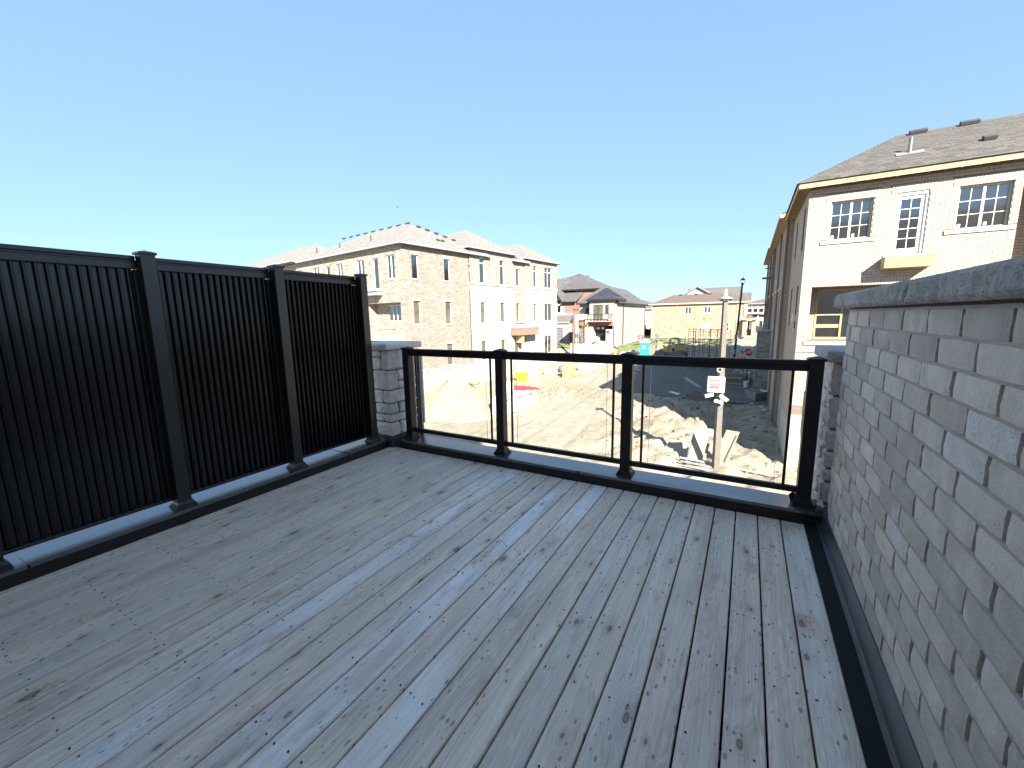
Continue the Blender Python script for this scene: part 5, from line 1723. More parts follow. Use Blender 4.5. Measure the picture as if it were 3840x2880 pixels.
mb = MB(); Fq.box(mb, -.2, 3.5, 1.22, 1.33, 0, .8)
for i in range(7): Fq.box(mb, 0 + i * 1.35, .07 + i * 1.35, 1.3, 4.0, .3, .37)
for i in range(6):
    for j in range(3): Fq.box(mb, .35 + i * 1.35 + j * .32, .47 + i * 1.35 + j * .32, 3.15, 3.6, .02, .1)
mb.build('trim', M['blackframe'], t)
roof(t, -1.8, 8.6, 129.3, 142, 4.2, 5.7, 'y', M['b2shingle'], M['greyfascia'])
t = thing('shrub_bank', 'pale rubble bank and shrubs in front of the distant white terrace', 'shrub bank', (3, 108, -2.6))
mb = MB(); hq = random.Random(19)
for _ in range(1500):
    c = Vector((hq.uniform(-.5, 5), hq.uniform(100, 118), -2.6 + abs(hq.gauss(0, .5))))
    d1 = Vector((hq.uniform(-1, 1), hq.uniform(-1, 1), hq.uniform(-1, 1))).normalized() * .16; d2 = d1.cross(Vector((.3, .2, 1))).normalized() * .12
    mb.face([c - d1 - d2, c + d1 - d2, c + d1 + d2, c - d1 + d2])
mb.build('foliage', plain('shrub_leaf', (.12, .14, .05), .8, .5, .5), t, fix=False, kind='stuff')


# ------------------------------------------------------------------ the house the deck belongs to (behind the camera)
HT = thing('brick_townhouse', 'cream brick townhouse wall and roof standing behind the wooden deck', 'townhouse', (0, -4.1, -4.7))
F = Face((24, -4.1, 0), (-1, 0, 0), (0, 1, 0))
ops = [(24.3, 26.4, .12, 2.3), (21.2, 22.4, .9, 2.3), (25, 26.3, 3.9, 5.4), (21.2, 22.4, 3.9, 5.4), (18.2, 19.6, 3.9, 5.4)]
mb = MB(); wall(mb, F, 0, 29, -4.8, 6.1, ops, .12)
mb.face([(-5, -4.1, -4.8), (-5, -4.1, 6.1), (-5, -15, 6.1), (-5, -15, -4.8)], [(0, -4.8), (0, 6.1), (11, 6.1), (11, -4.8)])
mb.face([(24, -4.1, -4.8), (24, -15, -4.8), (24, -15, 6.1), (24, -4.1, 6.1)]); mb.face([(-5, -15, -4.8), (-5, -15, 6.1), (24, -15, 6.1), (24, -15, -4.8)])
mb.build('wall', M['house_bounce'], HT)
for o in ops: window(HT, F, *o, M['vinyl'], cols=2, depth=.07)
roof(HT, -5.4, 24.4, -15.4, -3.7, 6.22, 9.1, 'x', M['rshinglebase'], M['lumber'], M['lumber'])
t2 = MB(); t2.box(-3.0, -9.0, 6.2, 4.0, -4.4, 9.6); t2.build('shadow_block', M['house_bounce'], HT)  # unseen block added above the eave so its shadow reaches the dirt lot
mb = MB(); mb.box(-3.15, -9.15, 9.602, 4.12, -4.25, 9.74); mb.build('shadow_block_top', M['greyfascia'], HT)  # top slab of the added shadow caster
mb = MB(); mb.box(-4.45, -4.04, -4.8, .14, -.02, -.42); mb.build('garage_block', M['house_bounce'], HT)
mb = MB(); mb.box(-4.48, -.018, -4.8, .5, .24, -.31); mb.build('garage_front', M['house_bounce'], HT)


# ------------------------------------------------------------------ things on the building site
def text_mesh(txt, size, name, extrude=.004):
    cu = bpy.data.curves.new(name, 'FONT'); cu.body = txt; cu.size = size; cu.extrude = extrude
    cu.align_x = 'CENTER'; cu.align_y = 'CENTER'; cu.resolution_u = 2
    o = bpy.data.objects.new(name, cu); COL.objects.link(o)
    dg = bpy.context.evaluated_depsgraph_get()
    me = bpy.data.meshes.new_from_object(o.evaluated_get(dg))
    bpy.data.objects.remove(o, do_unlink=True)
    return me


def place_text(txt, size, name, mat, parent, loc, right, up):
    me = text_mesh(txt, size, name)
    right, up = Vector(right).normalized(), Vector(up).normalized(); n = right.cross(up)
    m = Matrix(((right.x, up.x, n.x, loc[0]), (right.y, up.y, n.y, loc[1]), (right.z, up.z, n.z, loc[2]), (0, 0, 0, 1)))
    off = ORG.get(parent.name)
    me.transform((off @ m) if off is not None else m)
    me.materials.clear()
    return link(name, me, mat, parent)


# security camera pole
PB = Vector((-1.21, 14.23, -4.75))
t = thing('camera_pole', 'square speckled concrete pole carrying a white box with red panel and cameras', 'pole', PB)
mb = MB()
ang = R(28)
def sq(cx, cy, z, h): return [(cx + math.cos(ang + k * PI / 2 + PI / 4) * h, cy + math.sin(ang + k * PI / 2 + PI / 4) * h, z) for k in range(4)]
mb.hexa(sq(PB.x, PB.y, -4.8, .165) + sq(-1.24, 14.23, 2.0, .105)); mb.build('shaft', M['concrete'], t)
mb = MB(); mb.lathe((-1.24, 14.23, 0), [(.07, 2.02), (.10, 2.04), (.27, 2.07), (.26, 2.10), (.12, 2.17), (.06, 2.2)], 14); lh = mb.build('lamp_bracket', M['galv'], t)
for k in range(3):
    a_ = k * 2.1 + .4; c = Vector((-1.24 + .17 * math.cos(a_), 14.23 + .17 * math.sin(a_), 2.055)); mb = MB(); mb.lathe(c, [(.03, -.05), (.055, -.03), (.05, .03)], 10); mb.build('lamp_head', M['steel'], lh)
mb = MB(); mb.cyl((-1.24, 14.23, 2.19), (-1.24, 14.23, 2.36), .065, .06, 12); mb.cyl((-1.24, 14.23, 2.36), (-1.24, 14.23, 2.43), .05, .045, 12); mb.build('beacon', M['white'], t)
mb = MB()
for i in range(14):
    a0, a1 = 2 * PI * i / 14, 2 * PI * (i + 1) / 14
    mb.bar((-1.27 + .085 * math.cos(a0), 14.05, -.60 + .085 * math.sin(a0)), (-1.27 + .085 * math.cos(a1), 14.05, -.60 + .085 * math.sin(a1)), .045, .05, up=(0, 1, 0))
mb.build('ring_light', M['cream'], t)
bxm = MB(); bxm.chbox((-1.66, 13.86, -1.47), (.60, .06, 0), (-.03, .26, 0), (0, 0, .60), .02)
bo = bxm.build('control_box', M['white'], t)
Fp = Face((-1.66, 13.857, -1.47), Vector((.60, .06, 0)).normalized(), Vector((.06, -.60, 0)).normalized())
mb = MB(); Fp.box(mb, .07, .42, .20, .53, 0, .006); rp_ = mb.build('red_panel', M['salmon'], bo)
mb = MB(); Fp.box(mb, .10, .39, .40, .425, .0065, .009); Fp.box(mb, .12, .33, .345, .36, .0065, .009); mb.build('white_lettering', M['white'], rp_)
mb = MB()
for z_ in (.155, .115, .08): Fp.box(mb, .08, .40, z_, z_ + .014, 0, .005)
Fp.box(mb, .07, .42, .178, .196, 0, .0055)
mb.build('printed_lines', M['print'], bo)
for (a, b) in (((-1.45, 13.95, -1.56), (-1.72, 13.80, -1.62)), ((-1.20, 13.95, -1.58), (-.93, 13.78, -1.74)), ((-1.38, 13.98, -1.80), (-1.07, 13.84, -1.84))):
    mb = MB(); a, b = Vector(a), Vector(b); mb.bar(a, b, .10, .11); cb = mb.build('camera', M['white'], t)
    mb = MB(); d_ = (b - a).normalized(); mb.cyl(b, b + d_ * .02, .04, .035, 10); mb.build('lens', M['print'], cb)
mb = MB(); mb.cyl((-1.25, 14.08, -1.5), (-1.25, 14.08, -1.92), .04, .05, 8); mb.lathe((-1.27, 14.02, -1.93), [(.06, .05), (.075, 0), (.05, -.06), (.01, -.075)], 12); mb.build('dome_camera', M['print'], t)

# leaning plywood sheets and long pipes at the pole foot
def slab(name, label, cat, A, B, D, th, mat, group=None):
    """sheet with bottom edge A-B leaning along D"""
    A, B, D = Vector(A), Vector(B), Vector(D)
    t = thing(name, label, cat, A, group=group)
    n = (B - A).cross(D).normalized() * th
    mb = MB(); mb.hexa([A, B, B + n, A + n, A + D, B + D, B + D + n, A + D + n]); mb.build('sheet', mat, t)
    return t
s1 = slab('plywood_sheet', 'pale weathered plywood sheet leaning left of the camera pole foot', 'plywood sheet', (-2.40, 14.5, -4.72), (-1.78, 14.75, -4.72), (.20, 1.15, 1.25), .02, M['plywood'])
mb = MB(); mb.bar((-2.36, 14.46, -4.70), (-2.12, 15.7, -3.45), .04, .04); mb.build('batten', M['greywood'], s1)
s2 = slab('plywood_sheet', 'pale plywood sheet leaning right behind the camera pole foot', 'plywood sheet', (-1.38, 14.75, -4.74), (-.88, 14.62, -4.74), (.42, 1.25, 1.30), .02, M['plywood'])
mb = MB(); mb.bar((-1.0, 14.6, -4.70), (-.55, 15.7, -3.55), .04, .04); mb.build('batten', M['greywood'], s2)
for i, (a, b, lab) in enumerate((((-2.62, 14.62, -4.50), (.9, 14.35, -4.62), 'long pale pole lying nearest the plywood sheets at the camera pole'),
                                 ((-2.55, 14.35, -4.56), (1.1, 13.95, -4.66), 'middle one of three long poles lying below the camera pole'),
                                 ((-2.3, 14.05, -4.62), (1.05, 13.55, -4.68), 'long pole lying nearest the deck railing on the dirt'))):
    t = thing('long_pole', lab, 'pole', a, group='long poles lying at the foot of the camera pole')
    mb = MB(); mb.cyl(a, b, .045, .04, 8); mb.build('pipe', M['tan_block'] if i != 1 else M['galv'], t)

# grey board stack, brick cube, planks, bucket, tub
t = thing('board_stack', 'stack of weathered grey formwork boards on the shaded dirt left of the camera pole', 'board stack', (-3.1, 27, -4.35))
q = random.Random(2)
for i in range(7):
    z_ = -4.36 + i * .065
    mb = MB(); o_ = q.uniform(-.12, .12)
    mb.chbox((-4.05 + o_, 26.9 + i * .03, z_), (1.95, -.25, 0), (.08, .62, 0), (0, 0, .058), .004); mb.build('board', M['greywood'], t)
for i in range(5):
    mb = MB(); mb.bar((-3.9 + i * .15, 27.5, -3.90 + .02 * i), (-2.0 + i * .05, 26.95 + i * .1, -4.22 + .04 * i), .12, .03); mb.build('loose_board', M['greywood'], t)
t = thing('loose_plank', 'long pale plank lying on the shaded ground below the scaffolding', 'plank', (-4.2, 33, -4.1))
mb = MB(); mb.hexa([(-5.1, 35.1, -4.02), (-4.75, 35.1, -4.02), (-3.2, 31.1, -4.14), (-3.55, 31.1, -4.14), (-5.1, 35.1, -3.97), (-4.75, 35.1, -3.97), (-3.2, 31.1, -4.09), (-3.55, 31.1, -4.09)]); mb.build('plank', M['tan_block'], t)
t = thing('paper_sheet', 'small white sheet lying flat on the shaded dirt beside the sunlit edge', 'sheet', (-4.9, 28.6, -4.3))
mb = MB(); mb.hexa([(-5.35, 28.9, H(-5.35, 28.9) + .03), (-4.6, 28.2, H(-4.6, 28.2) + .03), (-4.45, 28.45, H(-4.45, 28.45) + .03), (-5.1, 29.1, H(-5.1, 29.1) + .03), (-5.35, 28.9, H(-5.35, 28.9) + .06), (-4.6, 28.2, H(-4.6, 28.2) + .06), (-4.45, 28.45, H(-4.45, 28.45) + .06), (-5.1, 29.1, H(-5.1, 29.1) + .06)]); mb.build('sheet', M['white'], t)
t = thing('timber_stack', 'two tier stack of brown timbers lying right behind the camera pole', 'timber stack', (-.9, 33.5, -4.1))
for i, (z_, l, y_) in enumerate(((-4.08, 1.55, 33.3), (-3.86, 1.5, 33.35), (-3.64, 1.2, 33.5), (-3.44, 1.1, 33.55))):
    mb = MB(); mb.box(-1.75, y_, z_, -1.75 + l + .1 * (i % 2), y_ + .45, z_ + .19, .01); mb.build('timber', M['greywood'] if i % 2 else M['plywood'], t)
t = thing('brick_cube', 'strapped cube of reddish bricks on the shaded ground right of the timber stack', 'brick cube', (-.4, 34.6, -4.05))
for i in range(3):
    mb = MB(); mb.box(-.75 + i * .28, 34.2, -4.05, -.53 + i * .28, 35.0, -3.2, .01); mb.build('brick_row', M['redbrick'] if i == 2 else M['rubble'], t)
mb = MB()
for i in range(3): mb.box(-.72 + i * .28, 34.18, -4.05, -.66 + i * .28, 35.02, -3.18)
mb.build('strap', M['white'], t, kind='stuff')
t = thing('bucket', 'white plastic bucket at the end of the timber stack', 'bucket', (-.28, 32.6, -4.12))
mb = MB(); mb.lathe((-.28, 32.6, -4.12), [(.15, 0), (.19, .42), (.20, .42), (.20, .46), (.18, .46), (.17, .40)], 16); mb.build('body', M['white'], t)
mb = MB(); mb.tube([(-.28 + .2 * math.cos(a), 32.5, -3.7 - .16 * math.sin(a)) for a in [k * PI / 8 for k in range(9)]], .008, 5); mb.build('handle', M['steel'], t)
t = thing('mortar_tub', 'open grey steel mortar tub on the shaded dirt beside the garage block', 'mortar tub', (.35, 28.6, -4.32))
zt, zb = -3.70, -4.30
B_ = [Vector((-.12, 28.55, zb)), Vector((.28, 27.95, zb)), Vector((.95, 28.75, zb)), Vector((.55, 29.35, zb))]
T_ = [Vector((-.38, 28.65, zt)), Vector((.30, 27.72, zt)), Vector((1.16, 28.80, zt)), Vector((.55, 29.65, zt))]
mb = MB()
for i in range(4):
    j = (i + 1) % 4; mb.face([B_[i], B_[j], T_[j], T_[i]])
    c = (T_[0] + T_[2]) / 2; I = [T_[k] + (c - T_[k]) * .09 for k in (i, j)]
    mb.face([T_[i], T_[j], I[1], I[0]])
    Bi = [B_[k] + Vector((0, 0, .1)) + (c - T_[k]) * .07 for k in (i, j)]
    mb.face([I[0], I[1], Bi[1], Bi[0]])
mb.face(B_[::-1]); cc = (T_[0] + T_[2]) / 2; mb.face([B_[k] + Vector((0, 0, .1)) + (cc - T_[k]) * .07 for k in range(4)])
mb.build('shell', M['galv'], t, fix=False)
mb = MB(); mb.bar(B_[1] + Vector((-.05, 0, -.04)), B_[2] + Vector((0, 0, -.04)), .08, .06); mb.bar(B_[0] + Vector((0, 0, -.04)), B_[3] + Vector((0, 0, -.04)), .08, .06); mb.build('skid', M['steel'], t, kind='stuff')
q = random.Random(31)
for i, (x, y) in enumerate(((.38, 25.3), (.95, 25.05), (.7, 24.7), (.1, 27.0), (.6, 26.2))):
    z_ = H(x, y)
    labs = ['small white board scrap on the shaded dirt, left of a similar longer scrap', 'longer white board scrap nearest the townhouse foundation on shaded dirt', 'broken pale slab piece in front of two white scraps near the townhouse foot', 'small pale scrap just in front of the mortar tub', 'pale chip of board between mortar tub and white scraps']
    t = thing('board_scrap', labs[i], 'board scrap', (x, y, z_))
    a = q.uniform(0, 3); l = (.32, .5, .3, .2, .2)[i]; d1 = Vector((math.cos(a), math.sin(a), .05)) * l / 2; d2 = Vector((-math.sin(a), math.cos(a), 0)) * .09
    c = Vector((x, y, z_ + .06)); mb = MB(); mb.hexa([c - d1 - d2, c + d1 - d2, c + d1 + d2, c - d1 + d2] + [v_ + Vector((0, 0, .03)) for v_ in (c - d1 - d2, c + d1 - d2, c + d1 + d2, c - d1 + d2)])
    mb.build('board', M['white'], t)
mb = MB(); q = random.Random(5)
for _ in range(260):
    x, y = q.uniform(-1.3, 1.0), q.uniform(35.2, 40); s = q.uniform(.05, .22); z_ = H0(x, y) + q.uniform(0, .25)
    a = q.uniform(0, PI)
    pts = [(x + math.cos(a + k * PI / 2) * s * f, y + math.sin(a + k * PI / 2) * s * f, z_ + zz_) for zz_, f in ((0, 1), (s * .9, .8)) for k in range(4)]
    mb.hexa(pts)
tag(mb.build('stone_rubble', M['rubble'], None), 'heap of grey broken stones and bricks behind the timber stack in the shade', 'rubble', kind='stuff')

# scaffolding frames
t = thing('scaffolding', 'rusty steel scaffolding frames standing empty on the street beyond the railing', 'scaffolding', (-3.8, 40.4, -3.85))
def frame(x, y, z0, top, w=.62, dy=.25):
    p = MB()
    for k in (0, 1): p.cyl((x + w * k, y + dy * k, z0), (x + w * k, y + dy * k, top), .026, .026, 6)
    p.build('frame_leg', M['scaff'], t, kind='stuff')
    p = MB()
    for z_ in (top - .12, top - .30, top - 1.0, top - 1.9): p.cyl((x, y, z_), (x + w, y + dy, z_), .02, .02, 6)
    for k in (0, 1):
        xx = x + (.16 if k == 0 else w - .16); yy = y + dy * (.25 if k == 0 else .75)
        p.cyl((xx, yy, top - .3), (xx, yy, top - 1.9), .016, .016, 5)
    p.build('frame_rung', M['scaff'], t, kind='stuff')
for (x, y, tp) in ((-5.42, 40, .22), (-4.12, 40, .17), (-2.85, 40, .12), (-5.15, 41.6, .18), (-3.65, 41.6, .05), (-2.45, 41.4, -.05)):
    frame(x, y, H0(x, y), tp)
    frame(x, y, H0(x, y), tp - 2.0)
mb = MB()
for (xa, xb, y) in ((-5.42, -4.12, 40), (-4.12, -2.85, 40), (-5.15, -3.65, 41.6), (-3.65, -2.45, 41.5)):
    for zt_ in (.0, -2.0):
        mb.cyl((xa, y, zt_ - .5), (xb, y, zt_ - 1.5), .012, .012, 5); mb.cyl((xa, y, zt_ - 1.5), (xb, y, zt_ - .5), .012, .012, 5)
mb.build('cross_brace', M['scaff'], t, kind='stuff')
mb = MB(); mb.cyl((-5.42, 40, .12), (-2.2, 40, .06), .025, .025, 6); mb.build('ledger', M['scaff'], t)
mb = MB(); mb.bar((-5.3, 40.1, -1.45), (-2.9, 40.1, -1.95), .18, .05); mb.build('plank', M['greywood'], t)

# street lamp
t = thing('street_lamp', 'tall black street lamp with lantern head leaning slightly beside the scaffolding', 'street lamp', (-1.43, 40, -3.85))
a, b = Vector((-1.43, 40, -3.9)), Vector((-1.12, 40, 4.15))
mb = MB(); mb.cyl(a, b, .11, .075, 12); mb.build('post', M['blackframe'], t)
mb = MB(); mb.lathe((-1.09, 40, 4.12), [(.06, 0), (.09, .05), (.05, .12)], 10); mb.hexa([(-1.22, 39.87, 4.24), (-.98, 39.87, 4.24), (-.98, 40.11, 4.24), (-1.22, 40.11, 4.24), (-1.27, 39.82, 4.5), (-.92, 39.82, 4.5), (-.92, 40.16, 4.5), (-1.27, 40.16, 4.5)]); lt = mb.build('lantern', M['glass'], t)
mb = MB(); mb.hexa([(-1.32, 39.77, 4.5), (-.87, 39.77, 4.5), (-.87, 40.21, 4.5), (-1.32, 40.21, 4.5), (-1.13, 39.95, 4.70), (-1.06, 39.95, 4.70), (-1.06, 40.02, 4.70), (-1.13, 40.02, 4.70)]); mb.cyl((-1.095, 39.99, 4.69), (-1.095, 39.99, 4.78), .03, .01, 8); mb.cyl((-1.11, 40, 4.1), (-1.10, 40, 4.26), .13, .11, 10)
for (x, y) in ((-1.245, 39.845), (-.945, 39.845), (-.945, 40.13), (-1.245, 40.13)): mb.bar((x, y, 4.22), (x + (.03 if x > -1 else -.03), y, 4.5), .025)
mb.build('lantern_cage', M['blackframe'], lt)
mb = MB(); mb.box(-1.48, 39.72, -.75, -1.22, 39.9, -.38, .01); mb.build('junction_box', M['galv'], t)
mb = MB(); mb.box(-1.55, 39.72, -2.2, -1.32, 39.9, -1.75, .01); mb.build('junction_box', M['galv'], t)

# stop sign
t = thing('stop_sign', 'tilted maroon octagonal stop sign beside the grey brick garage block', 'stop sign', (-.35, 34, -4.1))
c = Vector((-.28, 33.9, -1.53)); nrm = Vector((-.05, -1, .02)).normalized(); rt = Vector((.93, -.04, .36)).normalized(); upv = nrm.cross(rt) * -1
upv = rt.cross(nrm) * -1; upv = upv if upv.z > 0 else -upv
mb = MB(); pts = [c + (rt * math.cos(PI / 8 + k * PI / 4) + upv * math.sin(PI / 8 + k * PI / 4)) * .30 for k in range(8)]; mb.prism(pts, (0, 0, 0), (0, .02, 0)); sg = mb.build('sign_plate', M['maroon'], t)
place_text('STOP', .26, 'lettering', M['white'], sg, c + Vector((0, -.012, 0)), rt, upv)
mb = MB(); mb.bar((-.42, 34.0, -4.1), (-.30, 33.97, -1.3), .07, .05); mb.build('sign_post', M['galv'], t)
mb = MB(); mb.bar((-.76, 33.95, -1.43), (-.25, 33.92, -1.95), .13, .02, up=(0, 1, 0)); mb.build('side_board', M['white'], t)
mb = MB(); mb.bar((-.765, 33.93, -1.425), (-.62, 33.925, -1.57), .132, .022, up=(0, 1, 0)); mb.build('side_board_tip', M['blackframe'], t)

# portable toilet
t = thing('portable_toilet', 'teal portable toilet with white roof on the far side of the street', 'portable toilet', (-10.8, 46, -3.62))
mb = MB(); mb.box(-11.25, 45.5, -3.60, -10.30, 46.5, -1.55, .03); bd = mb.build('cabin', M['teal'], t)
mb = MB(); mb.box(-11.12, 45.47, -3.5, -10.43, 45.495, -1.72, .004); dr = mb.build('door', M['teal2'], t)
mb = MB(); mb.box(-10.95, 45.45, -2.30, -10.62, 45.468, -1.95); mb.build('white_notice', M['white'], dr)
mb = MB(); mb.box(-11.0, 45.45, -3.3, -10.55, 45.468, -2.6, .004); mb.build('door_recess', M['teal'], dr)
mb = MB()
for i in range(8):
    a0, a1 = PI * i / 8, PI * (i + 1) / 8
    x0_, x1_ = -10.775 - .52 * math.cos(a0), -10.775 - .52 * math.cos(a1); z0_, z1_ = -1.56 + .26 * math.sin(a0), -1.56 + .26 * math.sin(a1)
    mb.face([(x0_, 45.44, z0_), (x1_, 45.44, z1_), (x1_, 46.56, z1_), (x0_, 46.56, z0_)]); mb.face([(x0_, 45.44, z0_), (x1_, 45.44, z1_), (-10.775, 45.44, -1.56)]); mb.face([(x0_, 46.56, z0_), (x1_, 46.56, z1_), (-10.775, 46.56, -1.56)])
mb.build('roof', M['white'], t)
mb = MB()
for i in range(5): mb.box(-11.262, 45.6 + i * .18, -3.4, -11.252, 45.68 + i * .18, -1.7)
mb.build('side_rib', M['teal2'], bd)
t = thing('yellow_marker', 'upright yellow marker board right of the portable toilet', 'marker board', (-10.0, 46.2, -3.6))
mb = MB(); mb.box(-10.12, 46.1, -3.6, -9.9, 46.16, -1.9, .01); mb.build('board', M['yellow2'], t); mb = MB(); mb.bar((-10.0, 46.25, -3.6), (-10.0, 46.18, -2.1), .06); mb.build('stake', M['greywood'], t)

# telehandler
t = thing('telehandler', 'dusty yellow rough terrain forklift with open cab parked on the street', 'forklift', (-7.9, 46, -3.62))
def wheel(cx, cy, cz, r, w):
    mb = MB(); mb.lathe((cx, cy, cz), [(r * .62, -w / 2), (r * .93, -w / 2), (r, -w * .36), (r, w * .36), (r * .93, w / 2), (r * .62, w / 2)], 22, 'y'); wo = mb.build('wheel', M['rubber'], t)
    mb = MB()
    for k in range(16):
        a = 2 * PI * k / 16
        for sgn in (-1, 1):
            p0 = Vector((cx + math.cos(a) * r, cy, cz + math.sin(a) * r)); p1 = Vector((cx + math.cos(a + .12) * (r + .015), cy + sgn * w * .46, cz + math.sin(a + .12) * (r + .015)))
            mb.bar(p0, p1, .07, .05, up=(math.cos(a), 0, math.sin(a)))
    mb.build('tread', M['rubber'], wo, kind='stuff')
    mb = MB(); mb.lathe((cx, cy - w * .3, cz), [(.07, -.05), (.12, -.02), (r * .45, 0), (r * .60, -.04), (r * .62, .02)], 18, 'y'); mb.build('rim', M['tan_block'], wo)
for (wx, wr) in ((-8.95, .62), (-6.85, .60)):
    for wy in (45.25, 46.95): wheel(wx, wy, -3.62 + wr, wr, .42)
mb = MB(); mb.box(-9.2, 45.65, -3.15, -6.5, 46.6, -2.65, .05); ch = mb.build('chassis', M['steel'], t)
mb = MB(); mb.hexa([(-7.5, 45.5, -2.66), (-6.15, 45.5, -2.66), (-6.15, 46.7, -2.66), (-7.5, 46.7, -2.66), (-7.35, 45.55, -1.85), (-6.2, 45.55, -1.95), (-6.2, 46.65, -1.95), (-7.35, 46.65, -1.85)]); en = mb.build('engine_cover', M['dullyellow'], t)
mb = MB()
for i in range(5): mb.box(-7.05 + i * .16, 45.50, -2.35, -6.96 + i * .16, 45.53, -2.08)
mb.build('louvre', M['yellow'], en)
mb = MB(); mb.box(-7.45, 45.5, -2.66, -6.3, 45.548, -2.5); mb.build('side_step', M['steel'], t)
rb = MB(); rb.tube([(-8.15, 45.6, -2.5), (-7.98, 45.6, -1.20), (-7.75, 45.6, -1.05), (-7.15, 45.6, -1.08), (-7.0, 45.6, -1.9)], .07, 8); rb.tube([(-8.15, 46.6, -2.5), (-7.98, 46.6, -1.20), (-7.75, 46.6, -1.05), (-7.15, 46.6, -1.08), (-7.0, 46.6, -1.9)], .045, 8)
for (x, z_) in ((-7.98, -1.2), (-7.15, -1.08), (-7.55, -1.06)): rb.cyl((x, 45.6, z_), (x, 46.6, z_), .035, .035, 8)
rb.build('cab_frame', M['dullyellow'], t)
mb = MB(); mb.box(-7.75, 45.85, -2.6, -7.3, 46.35, -2.2, .04); mb.box(-7.4, 45.85, -2.2, -7.28, 46.35, -1.75, .03); mb.build('seat', M['blackframe'], t)
mb = MB(); mb.hexa([(-9.1, 45.8, -2.75), (-7.9, 45.8, -2.75), (-7.9, 46.4, -2.75), (-9.1, 46.4, -2.75), (-8.9, 45.85, -2.35), (-8.1, 45.85, -2.3), (-8.1, 46.35, -2.3), (-8.9, 46.35, -2.35)]); mb.build('front_body', M['yellow'], t)
mb = MB(); mb.bar((-8.2, 45.9, -2.4), (-9.3, 45.9, -1.5), .10, .16); mb.bar((-8.2, 46.3, -2.4), (-9.3, 46.3, -1.5), .10, .16); mb.build('lift_arm', M['yellow'], t, kind='stuff')
ms = MB()
for y in (45.7, 46.45): ms.box(-9.62, y, -3.4, -9.52, y + .08, -.62)
for z_ in (-.66, -1.4, -2.2, -3.1): ms.box(-9.62, 45.7, z_, -9.52, 46.53, z_ + .07)
ms.box(-9.55, 45.9, -1.35, -9.25, 46.3, -.75)
ms.build('mast', M['steel'], t)
mb = MB(); mb.cyl((-6.55, 46.5, -1.95), (-6.5, 46.5, -1.1), .05, .05, 8); mb.cyl((-6.5, 46.5, -1.1), (-6.42, 46.5, -.98), .05, .045, 8); mb.build('exhaust', M['steel'], t)
mb = MB(); mb.box(-9.95, 45.8, -3.45, -9.62, 45.92, -3.38); mb.box(-9.95, 46.3, -3.45, -9.62, 46.42, -3.38); mb.build('fork', M['steel'], t, kind='stuff')

# orange debris strip beyond the street, spoil heap ridge
t = thing('orange_netting', 'crumpled orange netting lying beyond the scaffolding', 'netting', (-2, 48, -3.3))
mb = MB(); q = random.Random(8); px_ = None
for i in range(22):
    x = -4.6 + i * .26; y = 47.6 + .5 * math.sin(i * .9); z_ = H0(x, y) + .12 + q.uniform(0, .3)
    cur = (Vector((x, y, z_)), Vector((x + q.uniform(-.1, .1), y + .5, z_ + q.uniform(-.05, .25))))
    if px_: mb.face([px_[0], cur[0], cur[1], px_[1]])
    px_ = cur
mb.build('net', M['orange'], t, fix=False)

# white hoarding in front of the corner house
t = thing('white_hoarding', 'low white fence of upright boards in front of the beige corner house', 'fence', (-17.6, 47, -3.4))
q = random.Random(12); x = -19.95; i = 0
while x < -15.45:
    w_ = q.uniform(.26, .36); h_ = 1.32 + q.uniform(-.10, .10) + .10 * (x + 20) / 4.5
    mb = MB(); mb.hexa([(x, 47.0, -3.45), (x + w_ - .03, 47.0, -3.45), (x + w_ - .03, 47.04, -3.45), (x, 47.04, -3.45), (x + q.uniform(-.02, .02), 47.0, -3.35 + h_), (x + w_ - .04, 47.0, -3.35 + h_ + q.uniform(-.05, .05)), (x + w_ - .04, 47.04, -3.35 + h_), (x, 47.04, -3.35 + h_)])
    mb.build('board', M['white'] if i % 4 else M['cream'], t); x += w_; i += 1
mb = MB(); mb.box(-20.0, 47.045, -2.5, -15.5, 47.09, -2.4); mb.build('rail', M['greywood'], t)
mb = MB(); mb.box(-20.45, 46.9, -3.45, -20.25, 47.1, -1.95, .01); mb.build('end_post', M['white'], t)

t = thing('timber_pole', 'brown timber utility pole with a short top arm left of the white fence', 'utility pole', (-20.05, 47, -3.45))
mb = MB(); mb.cyl((-20.05, 47, -3.5), (-20.0, 47, 2.72), .16, .12, 12); mb.build('shaft', M['timberpole'], t)
mb = MB(); mb.bar((-20.0, 46.9, 2.45), (-19.3, 46.8, 2.38), .05, .08); mb.bar((-19.35, 46.8, 2.38), (-18.85, 46.78, 2.30), .12, .05); mb.bar((-20, 46.95, 2.0), (-19.6, 46.9, 2.4), .03); mb.build('arm', M['blackframe'], t)

